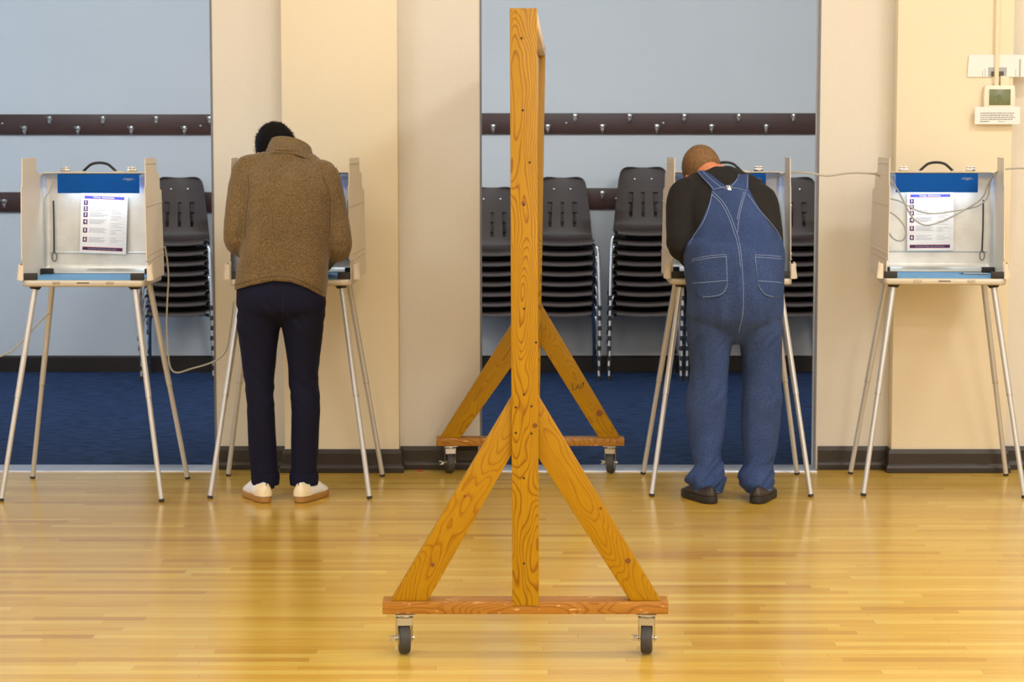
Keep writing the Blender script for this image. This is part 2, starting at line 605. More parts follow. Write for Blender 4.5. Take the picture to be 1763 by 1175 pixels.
# floor: sub-floor, individual strips, the rest
floor = struct(box2('floor', (XL, -3, -0.12), (XR, YW + 0.01, -0.021), M_dark))
floor['label'] = 'honey-coloured hardwood strip floor of the hall'
PWD = 0.054
row_end = YW - 0.085
rows = []
yy = row_end
while yy > -2.9:
    rows.append(yy - PWD)
    yy -= PWD
cands = []
for ry in rows:
    x = XL + random.uniform(0, 0.9)
    seg = [(XL, x)]
    while x < XR:
        ln = random.choice((0.35, 0.5, 0.7, 0.9, 1.1, 1.4)) * random.uniform(0.85, 1.15)
        seg.append((x, min(x + ln, XR)))
        x += ln
    for a, b in seg:
        if b - a > 0.02:
            cands.append((ry, a, b))
half = lambda y: (y + 0.05) * 0.2275
inview = [c for c in cands if c[0] > 6.70 and c[2] > -half(c[0]) and c[1] < half(c[0])]
inview.sort(key=lambda c: c[0])
singles = set(inview[:300])
bm = bmesh.new()
bm_box(bm, (0, 0, -0.0105), (1, 1, 0.019))
plank_me = mesh_of(bm)
plank_me.materials.append(M_plank)
for ry, a, b in inview[:300]:
    o = link('plank', plank_me, None, floor)
    o.location = ((a + b) / 2, ry + PWD / 2, -0.001 + random.uniform(-0.00025, 0.0))
    o.scale = (b - a - 0.0006, PWD - 0.0007, 1)
bm = bmesh.new()
for c in cands:
    if c in singles:
        continue
    ry, a, b = c
    bm_box(bm, ((a + b) / 2, ry + PWD / 2, -0.0115), (b - a - 0.0006, PWD - 0.0007, 0.019))
for a, b in ((XL, op_left[0]), (op_left[1], op_mid[0]), (op_mid[1], op_right[0]), (op_right[1], XR)):
    for ry in (row_end, row_end + PWD):
        w_ = min(PWD, YW - ry)
        x = a
        while x < b - 0.01:
            x2 = min(x + random.uniform(0.4, 1.0), b)
            bm_box(bm, ((x + x2) / 2, ry + w_ / 2, -0.0115), (x2 - x - 0.0006, w_ - 0.0007, 0.019))
            x = x2
o = link('plank_field', mesh_of(bm), M_plank, floor)
o['kind'] = 'stuff'

carpet = struct(box2('floor_back_room', (XL, YW + 0.12, -0.1), (XR, YB + 0.1, -0.004), M_carpet))
carpet['label'] = 'blue carpet of the room behind the openings'

# wall with openings (piers and the header above) as one piece of setting
bm = bmesh.new()
xs = [XL, op_left[0], op_left[1], op_mid[0], op_mid[1], op_right[0], op_right[1], XR]
for a, b in zip(xs[0::2], xs[1::2]):
    if b - a > 0.01:
        bm_box(bm, ((a + b) / 2, (YW + YT) / 2, HALL_Z / 2 - 0.01), (b - a, YT - YW, HALL_Z + 0.02))
for a, b in (op_left, op_mid, op_right):
    bm_box(bm, ((a + b) / 2, (YW + YT) / 2, (OPEN_Z + HALL_Z) / 2), (b - a, YT - YW, HALL_Z - OPEN_Z))
struct(link('wall_front', mesh_of(bm), M_wall), 'grey-beige plaster wall with tall openings')

# pilasters
PIL = []
pw = XP(1737, YP) - XP(1538.5, YP)
for cxp in ((XP(1538.5, YP) + XP(1737, YP)) / 2, (XP(486.5, YP) + XP(687, YP)) / 2, (XP(486.5, YP) + XP(687, YP)) / 2 - (ow + pier), (XP(1538.5, YP) + XP(1737, YP)) / 2 + ow + pier):
    PIL.append(cxp)
    o = box2('pilaster', (cxp - pw / 2, YP, -0.01), (cxp + pw / 2, YW + 0.01, HALL_Z), M_pil, bevel=0.006)
    struct(o, 'cream painted plaster pilaster')

# other shell walls
struct(box2('wall_left', (XL - 0.1, -3, -0.1), (XL, YB + 0.1, HALL_Z), M_wall))
struct(box2('wall_right', (XR, -3, -0.1), (XR + 0.1, YB + 0.1, HALL_Z), M_wall))
struct(box2('wall_rear', (XL, -3.1, -0.1), (XR, -3, HALL_Z), M_wall))
struct(box2('wall_back', (XL, YB, -0.1), (XR, YB + 0.1, HALL_Z), M_bwall), 'pale blue-grey wall of the carpeted room')
struct(box2('ceiling', (XL, -3, HALL_Z), (XR, YT, HALL_Z + 0.1), M_white))
struct(box2('ceiling_back_room', (XL, YT, BACK_Z), (XR, YB, BACK_Z + 0.1), M_white))

# thresholds and corner beads
for i, (a, b) in enumerate((op_left, op_mid, op_right)):
    struct(box2('trim_%d' % (i + 1), (a, YW - 0.083, -0.02), (b, YW + 0.115, 0.003), M_alu, bevel=0.0015), 'flat aluminium threshold strip')
k = 4
for a, b in (op_left, op_mid, op_right):
    for x, s in ((a, 1), (b, -1)):
        struct(box2('trim_%d' % k, (x - 0.002 * s, YW - 0.003, 0.003), (x + 0.008 * s, YW + 0.012, OPEN_Z), M_jamb), 'thin grey metal corner bead at the opening')
        k += 1

# baseboards: moulded profile (distance from wall, height)
BPROF = [(0, 0), (0.022, 0), (0.023, 0.022), (0.019, 0.034), (0.013, 0.042), (0.013, 0.092), (0.010, 0.1), (0.007, 0.112), (0, 0.112)]


def baseboard(name, pts, z0=0.0, prof=BPROF):
    """pts: plan polyline; board lies on its right-hand side (towards the room)"""
    bm = bmesh.new()
    pts = [Vector((p[0], p[1], 0)) for p in pts]
    ofs = []
    for i, p in enumerate(pts):
        ds = []
        if i > 0:
            ds.append((p - pts[i - 1]).normalized())
        if i < len(pts) - 1:
            ds.append((pts[i + 1] - p).normalized())
        ns = [Vector((d.y, -d.x, 0)) for d in ds]
        if len(ns) == 1:
            ofs.append(ns[0])
        else:
            s = ns[0] + ns[1]
            ofs.append(s / max(s.dot(ns[0]), 0.2))
    rings = []
    for p, o_ in zip(pts, ofs):
        rings.append([bm.verts.new(p + o_ * d + Vector((0, 0, z0 + h))) for d, h in prof])
    n = len(prof)
    for a, b in zip(rings, rings[1:]):
        for i in range(n):
            bm.faces.new((a[i], a[(i + 1) % n], b[(i + 1) % n], b[i]))
    bm.faces.new(rings[0]); bm.faces.new(rings[-1][::-1])
    o = link(name, mesh_of(bm), M_basebd)
    return struct(o, 'dark brown moulded baseboard')


spans = [(op_left[1], op_mid[0], PIL[1]), (op_mid[1], op_right[0], PIL[0]), (XL, op_left[0], PIL[2])]
for nm, (a, b, pc) in zip(('baseboard_left', 'baseboard_right', 'baseboard_far_left'), spans):
    baseboard(nm, [(a + 0.012, YT - 0.02), (a + 0.012, YW), (pc - pw / 2, YW), (pc - pw / 2, YP), (pc + pw / 2, YP), (pc + pw / 2, YW), (b - 0.012, YW), (b - 0.012, YT - 0.02)][1:-1])
baseboard('baseboard_back', [(XL, YB), (XR, YB)], -0.004, [(0, 0), (0.02, 0), (0.02, 0.1), (0.012, 0.112), (0, 0.112)])


# ------------------------------------------------------------------ coat rails with hooks
def hook_mesh():
    bm = bmesh.new()
    lathe(bm, [(0.016, 0.0), (0.016, -0.004), (0.012, -0.006)], (0, 0, 0.004), 'Y', 14)
    prism(bm, [(-0.012, 0.0), (0.012, 0.0), (0.004, -0.034), (-0.004, -0.034)], -0.0055, 0.0)
    bm_tube(bm, catmull([(0, -0.004, -0.03), (0, -0.024, -0.036), (0, -0.036, -0.024), (0, -0.036, -0.008)], 4), [0.0042] * 12 + [0.006], 8)
    bm_tube(bm, catmull([(-0.006, -0.004, 0.006), (-0.014, -0.03, 0.006), (-0.017, -0.045, 0.016)], 4), 0.004, 8)
    bm_tube(bm, catmull([(0.006, -0.004, 0.006), (0.014, -0.03, 0.006), (0.017, -0.045, 0.016)], 4), 0.004, 8)
    return mesh_of(bm, True)


HOOK = hook_mesh()
HOOK.materials.append(M_steel)


def coat_rail(label, x0, x1, ytop, ybot, hooks, screws=()):
    zt, zb = P(881, ytop, YB).z, P(881, ybot, YB).z
    t = thing('coat_rail', label, 'coat rail', ((x0 + x1) / 2, YB, zb), group='brown coat rails')
    wdt = x1 - x0
    box('board', (0, -0.012, (zt - zb) / 2), (wdt, 0.024, zt - zb), M_railbr, t, bevel=0.003)
    for px, py in hooks:
        p = P(px, py, YB - 0.024)
        h = link('hook', HOOK, None, t)
        h.location = (p.x - (x0 + x1) / 2, -0.024, p.z - zb)
    for px, py in screws:
        p = P(px, py, YB - 0.024)
        bm = bmesh.new()
        lathe(bm, [(0.008, 0), (0.007, -0.003), (0.003, -0.005)], (p.x - (x0 + x1) / 2, -0.024, p.z - zb), 'Y', 10)
        link('screw', mesh_of(bm, True), M_steel, t)
    return t


hl = [(-6 + 91.7 * i, 205) for i in range(0, 5)] + [(-49 + 91.7 * i, 222) for i in range(1, 5)]
coat_rail('brown upper coat rail with chrome hooks above the booth beside the pilaster', XP(-260, YB), XP(470, YB), 197, 232, hl, [(345, 217), (4, 213)])
hm = [(990 + 94.0 * i, 201) for i in range(-1, 5)] + [(943 + 94.0 * i, 219) for i in range(-1, 6)]
coat_rail('brown upper coat rail with chrome hooks above the stacked chairs', XP(760, YB), XP(1480, YB), 195, 231, hm, [(975, 212), (1142, 212)])
coat_rail('dark brown lower coat rail behind the lit booth with the side lamp cord', XP(-260, YB), XP(470, YB), 331, 365, [(8, 348)] + [(100 + 92 * i, 340) for i in range(3)])
coat_rail('dark brown lower coat rail behind the chair stacks', XP(760, YB), XP(1480, YB), 324, 360, [(1037, 334), (930, 350), (1378, 340)], [(1061, 342)])


# ------------------------------------------------------------------ wooden rolling frame
frame = thing('rolling_wooden_frame', 'tall varnished pine rolling frame with A-shaped braces on casters', 'frame', (0.04, 7.1, 0))
FO = Vector(frame.location)


def beam(name, a, b, wx, wy, m, xdir=None, bevel=0.003, parent=frame):
    """board from a to b (world), local Z along it; wx across xdir, wy the other"""
    a = Vector(a); b = Vector(b)
    t = (b - a).normalized()
    xd = Vector(xdir or (1, 0, 0))
    xd = (xd - t * xd.dot(t)).normalized()
    yd = t.cross(xd)
    bm = bmesh.new()
    bm_box(bm, (0, 0, 0), (wx, wy, (b - a).length))
    o = link(name, mesh_of(bm, True, bevel, 2), m, parent)
    o.matrix_local = Matrix.Translation((a + b) / 2 - FO) @ Matrix((xd, yd, t)).transposed().to_4x4()
    return o


def caster(px, Yc, swivel, brake=False):
    x = XP(px, Yc, 1000)
    r = 0.053
    w_ = thing('c', None, None)
    w_.name = 'caster'
    w_.parent = frame
    w_.location = Vector((x, Yc, 0)) - FO
    w_.rotation_euler = (0, 0, swivel)
    # convert the empty into a mesh part: the swivel plate carries the rest
    bm = bmesh.new()
    bm_box(bm, (0, -0.012, 0.142), (0.062, 0.08, 0.004))
    lathe(bm, [(0.026, 0.128), (0.03, 0.133), (0.028, 0.141)], (0, -0.012, 0), 'Z', 20)
    me = mesh_of(bm, True)
    bpy.data.objects.remove(w_)
    plate = link('caster', me, M_steel, frame)
    plate.location = Vector((x, Yc, 0)) - FO
    plate.rotation_euler = (0, 0, swivel)
    bm = bmesh.new()
    for s in (-1, 1):
        prism(bm, [(-0.034, 0.128), (0.014, 0.128), (0.014, 0.052), (0.006, 0.042), (-0.008, 0.042), (-0.016, 0.055)], s * 0.0235, s * 0.0265, 'YZ')
    bm_box(bm, (0, -0.011, 0.1265), (0.053, 0.046, 0.004))
    bm_box(bm, (0, -0.03, 0.113), (0.046, 0.003, 0.022))
    link('fork', mesh_of(bm, True), M_steel, plate)
    bm = bmesh.new()
    lathe(bm, [(0.036, -0.0165), (0.046, -0.018), (r - 0.0015, -0.015), (r, -0.008), (r, 0.008), (r - 0.0015, 0.015), (0.046, 0.018), (0.036, 0.0165)], (0, 0, r), 'X', 32)
    link('wheel', mesh_of(bm, True), M_wheel, plate)
    bm = bmesh.new()
    lathe(bm, [(0.03, -0.0185), (0.03, 0.0185)], (0, 0, r), 'X', 20)
    link('hub', mesh_of(bm, True), M_steel, plate)
    bm = bmesh.new()
    lathe(bm, [(0.006, -0.032), (0.006, 0.032)], (0, 0, r), 'X', 6)
    if brake:
        bm_box(bm, (-0.036, 0, r), (0.01, 0.03, 0.012))
        bm_box(bm, (-0.042, 0.008, r + 0.006), (0.014, 0.006, 0.004))
        bm_box(bm, (-0.042, -0.008, r - 0.006), (0.014, 0.006, 0.004))
    link('axle_bolt', mesh_of(bm), M_steel, plate)
    return plate


def a_frame(Yc, base_l, base_r, post_t, post_b, brace_l, brace_r, y_top, board_py):
    """Yc depth of the post's front face; pixel spans give x positions, heights"""
    yb = Yc + 0.045
    zb0, zb1 = P(0, board_py[1], Yc).z, P(0, board_py[0], Yc).z      # base board
    a = P(base_l, board_py[0], Yc); b = P(base_r, board_py[0], Yc)
    zc = (zb0 + zb1) / 2
    bd = beam('base_board', (a.x, yb, zc), (b.x, yb, zc), zb1 - zb0, 0.089, M_base, (0, 0, 1))
    # post
    t0, t1 = P(post_t[0], y_top, Yc), P(post_t[1], y_top, Yc)
    q0, q1 = P(post_b[0], board_py[0] + 6, Yc), P(post_b[1], board_py[0] + 6, Yc)
    top = (t0 + t1) / 2; bot = (q0 + q1) / 2
    bot.z = zb1 - 0.012
    top.y = bot.y = Yc + 0.019 - 0.004
    wd = ((t1 - t0).length + (q1 - q0).length) / 2
    post = beam('post', bot, top, wd, 0.038, M_post)
    # braces: upper/outer and lower/inner edges in pixels
    for (ox, oy, ix, iy, fx, fi), s in ((brace_l, -1), (brace_r, 1)):
        yf = Yc + 0.012
        pts = [P(ox, oy, yf), P(fx, board_py[0], yf), P(fi, board_py[0], yf), P(ix, iy, yf)]
        org = sum(pts, Vector()) / 4
        axis = ((pts[1] + pts[2]) / 2 - (pts[0] + pts[3]) / 2).normalized()
        xd = Vector((axis.z, 0, -axis.x))
        Mx = Matrix((xd, axis.cross(xd), axis)).transposed()
        inv = Mx.transposed()
        bm = bmesh.new()
        f0 = []; f1 = []
        for p in pts:
            l = inv @ (Vector((p.x, yf, p.z if p.z > zb1 + 0.02 else zb1)) - Vector((org.x, yf, org.z)))
            f0.append(bm.verts.new(l + inv @ Vector((0, 0.0, 0))))
            f1.append(bm.verts.new(l + inv @ Vector((0, 0.038, 0))))
        bm.faces.new(f0); bm.faces.new(f1[::-1])
        for i in range(4):
            bm.faces.new((f0[i], f0[(i + 1) % 4], f1[(i + 1) % 4], f1[i]))
        o = link('brace', mesh_of(bm, True, 0.003, 2), M_brace, frame)
        o.matrix_local = Matrix.Translation(Vector((org.x, yf, org.z)) - FO) @ Mx.to_4x4()
    return post, top, bot, wd, zb0


YN, YF_ = 7.04, 10.78
pn = a_frame(YN, 658, 1151, (877, 925), (882.5, 927.5), (884, 678, 884, 778, 672, 736), (923, 676, 923, 783, 1138, 1085), 14, (1037, 1058.5))
pf = a_frame(YF_, 751, 1075, (908, 939), (897.5, 928.5), (900, 528, 900, 605, 757, 793), (926, 514, 926, 586, 1068, 1031), 80, (755, 768.5))
# screws / plugs and knots on the near post
for px, py in [(898, 66), (900, 190), (912, 280), (902, 353), (902, 532), (902, 680), (888, 702), (915, 700), (888, 746), (915, 747), (902, 824), (902, 971), (923, 590)]:
    bm = bmesh.new()
    p = P(px, py, YN - 0.005)
    lathe(bm, [(0.0038, 0.0), (0.0034, -0.0008), (0.002, -0.001)], (p.x - FO.x, YN - 0.004 - FO.y, p.z), 'Y', 10)
    link('screw_plug', mesh_of(bm, True), M_ink, frame)
for px, py, r in [(921, 733, 0.008), (901, 350, 0.006)]:
    bm = bmesh.new()
    p = P(px, py, YN)
    lathe(bm, [(r, 0.0), (r, -0.0006)], (p.x - FO.x, YN - 0.0042 - FO.y, p.z), 'Y', 14)
    link('wood_knot', mesh_of(bm, True), mat('knot_brown', srgb(120, 66, 18), 0.5, var=(300, 0.4)), frame)
for px, py, r, Yk in [(800, 855, 0.005, YN + 0.012), (745, 973, 0.007, YN + 0.012), (1034, 876, 0.005, YN + 0.012), (1081, 966, 0.009, YN + 0.012), (1032, 712, 0.016, YF_ + 0.012)]:
    bm = bmesh.new()
    p = P(px, py, Yk)
    lathe(bm, [(r, 0.0), (r, -0.0006)], (p.x - FO.x, Yk - 0.0002 - FO.y, p.z), 'Y', 14)
    link('wood_knot', mesh_of(bm, True), mat('knot_brown', srgb(126, 72, 22), 0.5, var=(300, 0.4)), frame)
# top rail between the two posts
a = pn[1].copy(); b = pf[1].copy()
rr = beam('top_rail', (a.x, YN + 0.036, a.z - 0.022), (b.x, YF_ - 0.004, b.z - 0.022), 0.044, pn[3] - 0.002, M_rail_pale, (0, 0, 1))
ctr = lambda q, z: q[2].lerp(q[1], (z - q[2].z) / (q[1].z - q[2].z))
pa, pb = 0.66, a.z - 0.046
bm = bmesh.new()
cs = []
for q, Yq in ((pn, YN + 0.036), (pf, YF_ - 0.003)):
    for z in (pa, pb):
        x = ctr(q, z).x
        for dx in (-0.012, 0.012):
            cs.append(bm.verts.new(Vector((x + dx, Yq, z)) - FO))
for f in ((0, 1, 3, 2), (4, 6, 7, 5), (0, 4, 5, 1), (2, 3, 7, 6), (0, 2, 6, 4), (1, 5, 7, 3)):
    bm.faces.new([cs[i] for i in f])
link('partition_panel', mesh_of(bm), mat('painted_board', srgb(226, 214, 190), 0.6), frame)
for px, Yc, sw, br in ((695.5, YN + 0.045, 0.12, True), (1114, YN + 0.045, -0.1, True), (774, YF_ + 0.045, 0.25, True), (1051, YF_ + 0.045, -0.2, True)):
    cst = caster(px, Yc, sw, br)
    zb0 = pn[4] if Yc < 9 else pf[4]
    cst.scale = (1, 1, zb0 / 0.1441)
# handwriting on the far brace
strokes = [[(985, 660), (986, 671), (991, 671)], [(992, 671), (995, 661), (998, 670)], [(993, 667), (997, 667)], [(1001, 662), (999, 664), (1002, 667), (999, 669)], [(1004, 658), (1004, 667)], [(1002, 661), (1006, 660)]]
bm = bmesh.new()
for s in strokes:
    bm_tube(bm, [P(px, py, YF_ + 0.0115) - FO for px, py in s], 0.0016, 6)
wr = link('pencil_writing', mesh_of(bm), M_ink, frame)
wr['label'] = 'short dark handwritten marks on the brace'


# ------------------------------------------------------------------ stacked chairs
def chair_parts():
    """one-piece shell, local origin on the floor, front towards -Y"""
    prof = [(-0.205, 0.418), (-0.2, 0.436), (-0.18, 0.446), (-0.12, 0.446), (-0.03, 0.436), (0.07, 0.428), (0.13, 0.432), (0.165, 0.45), (0.185, 0.485), (0.197, 0.54),
            (0.206, 0.6), (0.213, 0.66), (0.221, 0.72), (0.229, 0.78), (0.237, 0.825), (0.241, 0.843), (0.243, 0.853)]
    hw = [0.185, 0.19, 0.195, 0.2, 0.205, 0.205, 0.203, 0.2, 0.196, 0.19, 0.184, 0.177, 0.17, 0.162, 0.15, 0.135, 0.105]
    pr = catmull([(0, y, z) for y, z in prof], 4)
    k = len(pr)
    hws = np.interp(np.linspace(0, len(hw) - 1, k), range(len(hw)), hw)
    bm = bmesh.new()
    NU = 33
    grid = []
    for i in range(k):
        row = []
        for j in range(NU):
            u = -1 + 2 * j / (NU - 1)
            p = pr[i]
            # seat dishes down in the middle, back curves round the sitter
            dish = 0.012 * (u * u) * (1 if p.z < 0.47 else 0)
            wrap = -0.03 * (u * u) * min(max((p.z - 0.47) / 0.1, 0), 1)
            row.append(bm.verts.new((u * hws[i], p.y + wrap, p.z + dish)))
        grid.append(row)
    zc = [p.z for p in pr]
    for i in range(k - 1):
        for j in range(NU - 1):
            zm = (zc[i] + zc[i + 1]) / 2
            xm = (grid[i][j].co.x + grid[i][j + 1].co.x) / 2
            if pr[i].y > 0.19 and 0.52 < zm < 0.695 and any(abs(xm - sx) < 0.0135 for sx in (-0.084, 0, 0.084)):
                continue
            bm.faces.new((grid[i][j], grid[i][j + 1], grid[i + 1][j + 1], grid[i + 1][j]))
    solidify(bm, 0.006)
    loose = [v for v in bm.verts if not v.link_faces]
    bmesh.ops.delete(bm, geom=loose, context='VERTS')
    shell = mesh_of(bm, True)
    legs = []
    for sx in (-1, 1):
        for fr in (-1, 1):
            bm = bmesh.new()
            if fr < 0:
                pts = [(sx * 0.12, -0.10, 0.425), (sx * 0.18, -0.135, 0.425), (sx * 0.212, -0.158, 0.415), (sx * 0.223, -0.168, 0.385), (sx * 0.228, -0.18, 0.3), (sx * 0.236, -0.215, 0.02)]
            else:
                pts = [(sx * 0.12, 0.08, 0.405), (sx * 0.17, 0.11, 0.405), (sx * 0.196, 0.128, 0.395), (sx * 0.205, 0.135, 0.37), (sx * 0.21, 0.15, 0.3), (sx * 0.222, 0.22, 0.02)]
            bm_tube(bm, catmull(pts, 4), 0.0105, 10)
            lg = mesh_of(bm, True)
            bm = bmesh.new()
            q = pts[-1]
            bm_tube(bm, [(q[0], q[1], 0.03), (q[0], q[1], 0.0)], [0.0125, 0.0135], 10)
            legs.append((lg, mesh_of(bm, True)))
    bm = bmesh.new()
    lathe(bm, [(0.007, 0), (0.006, -0.003), (0.002, -0.0045)], (0, 0, 0), 'Y', 10)
    rivet = mesh_of(bm, True)
    return shell, legs, rivet


SHELL, CLEGS, RIV = chair_parts()
SHELL.materials.append(M_chair)
RIV.materials.append(M_rivet)
for a_, b_ in CLEGS:
    a_.materials.append(M_chrome)
    b_.materials.append(M_rubber)


def make_chair():
    t = thing('stacking_chair', None, 'chair')
    link('seat_shell', SHELL, None, t)
    for lg, ft in CLEGS:
        l = link('leg', lg, None, t)
        link('foot_cap', ft, None, l)
    for sx in (-1, 1):
        r = link('rivet', RIV, None, t)
        r.location = (sx * 0.056, 0.2225, 0.775)
    return t


proto = make_chair()
first = True
CY = 15.02
STEP, FWD = 0.0672, 0.0125
stacks = [(309, 8, 0.06, 'in stack behind the empty lit booth'),
          (846, 7, 0.0, 'in the lowest stack, at the opening edge'),
          (968.6, 8, 0.0, 'in stack between pine post and tallest stack'),
          (1108, 9, 0.0, 'in the tallest stack of all'),
          (1240, 8, 0.0, 'in stack behind the man in overalls'),
          (1364, 8, -0.03, 'in stack between overalls booth and opening edge')]
ordn = ['bottom', 'second', 'third', 'fourth', 'fifth', 'sixth', 'seventh', 'eighth', 'ninth']
for px, n, rz, where in stacks:
    x = XP(px, CY)
    for i in range(n):
        if first:
            c, first = proto, False
        else:
            c = dup(proto)
        c.location = (x + random.uniform(-.003, .003), CY - FWD * i, i * STEP - 0.004)
        c.rotation_euler = (0, 0, rz + random.uniform(-.006, .006))
        if i == n - 1:
            nm = 'topmost'
        elif i == 0:
            nm = 'bottom'
        else:
            nm = ordn[i] + ' up'
        c['label'] = 'brown plastic chair, %s %s' % (nm, where)
        c['group'] = 'stacked brown plastic chairs'


# ------------------------------------------------------------------ voting booths
TZ = 0.984      # top of tray rim
TW, TD0, TD1 = 0.278, -0.215, 0.235       # tray half width, front and rear depth
LIDZ = 1.452


def rrect(x0, x1, z0, z1, r, n=5):
    pts = []
    for cx, cz, a0 in ((x1 - r, z0 + r, -90), (x1 - r, z1 - r, 0), (x0 + r, z1 - r, 90), (x0 + r, z0 + r, 180)):
        for i in range(n + 1):
            a = R(a0 + 90 * i / n)
            pts.append((cx + r * math.cos(a), cz + r * math.sin(a)))
    return pts


def shell_tray(x0, x1, z0, z1, depth, r, fillet, mapf, thick=0.004):
    """shallow pressed tray: rounded rectangle rim at 0, floor at depth"""
    bm = bmesh.new()
    rings = []
    for ins, d in ((0, 0.0), (0, depth - fillet), (fillet * 0.12, depth - fillet * 0.5), (fillet * 0.5, depth - fillet * 0.12), (fillet, depth)):
        pts = rrect(x0 + ins, x1 - ins, z0 + ins, z1 - ins, max(r - ins, 0.003))
        rings.append([bm.verts.new(mapf(u, v, d)) for u, v in pts])
    n = len(rings[0])
    for a, b in zip(rings, rings[1:]):
        for i in range(n):
            bm.faces.new((a[i], a[(i + 1) % n], b[(i + 1) % n], b[i]))
    bm.faces.new(rings[-1])
    bmesh.ops.recalc_face_normals(bm, faces=bm.faces)
    solidify(bm, thick)
    return mesh_of(bm, True)


PANEL = [(-0.20, TZ - 0.006), (-0.20, TZ + 0.075), (-0.226, TZ + 0.085), (-0.224, TZ + 0.41), (-0.205, TZ + 0.42), (-0.2, TZ + 0.54), (0.07, TZ + 0.54), (0.075, TZ + 0.475), (0.13, TZ + 0.465), (0.135, TZ + 0.4), (0.19, TZ + 0.385), (0.205, TZ - 0.006)]


def side_panel(t, s, fold, base=0.0, splay=0.0):
    """cream folding privacy wing standing in the tray edge; its front third folds inwards"""
    bm = bmesh.new()
    yf = -0.09          # fold line

    def place(y, z, o_):
        lean = 0.012 * (TZ + 0.25 - z)
        x = TW + base + splay * y + lean + o_
        if y < yf:
            d = yf - y
            return Vector((s * (x - d * math.sin(fold)), yf - d * math.cos(fold), z))
        return Vector((s * x, y, z))
    # rasterise outline into rows so that the fold is a clean crease
    poly = PANEL
    def span(z):
        ys = []
        m = len(poly)
        for i in range(m):
            (y0, z0), (y1, z1) = poly[i], poly[(i + 1) % m]
            if (z0 <= z < z1) or (z1 <= z < z0):
                ys.append(y0 + (y1 - y0) * (z - z0) / (z1 - z0))
        return min(ys), max(ys)
    zs = sorted(set([p[1] for p in poly]))
    zl = []
    for a, b in zip(zs, zs[1:]):
        m = max(1, int((b - a) / 0.05))
        zl += [a + (b - a) * i / m + (1e-4 if i == 0 else 0) for i in range(m)] + [b - 1e-4]
    rows_ = []
    for z in zl:
        a, b = span(z)
        ys = [a, (a + yf) / 2, yf, (yf + b) / 2, b] if b > yf + 0.001 else [a, a + (b - a) * .25, a + (b - a) * .5, a + (b - a) * .75, b]
        rows_.append([bm.verts.new(place(y, z, 0)) for y in ys])
    for a, b in zip(rows_, rows_[1:]):
        for i in range(4):
            bm.faces.new((a[i], a[i + 1], b[i + 1], b[i]))
    bmesh.ops.recalc_face_normals(bm, faces=bm.faces)
    solidify(bm, 0.004)
    p = link('side_panel', mesh_of(bm, True), M_panel, t)
    # raised cross ribs on the outside
    for z, dz in ((TZ + 0.335, -0.008), (TZ + 0.1, -0.018), (TZ + 0.125, -0.016), (TZ + 0.515, 0.002)):
        bm = bmesh.new()
        b = span(z)[1] - 0.012
        a = span(z)[0] + 0.012
        pts = [place(a + (b - a) * i / 6, z + dz * (1 - i / 6), 0.003) for i in range(7)]
        bm_tube(bm, pts, 0.0022, 6)
        link('rib', mesh_of(bm, True), M_panel, p)
    # bent bracket that clips the wing to the tray
    bm = bmesh.new()
    bm_box(bm, (s * (TW + base + 0.019), -0.185, TZ + 0.032), (0.006, 0.05, 0.075), Matrix.Rotation(s * R(-8), 3, 'Y'))
    bm_box(bm, (s * (TW + base + 0.009), -0.208, TZ + 0.028), (0.024, 0.004, 0.07))
    link('bracket', mesh_of(bm, True, 0.0015, 1), M_panel, p)
    return p


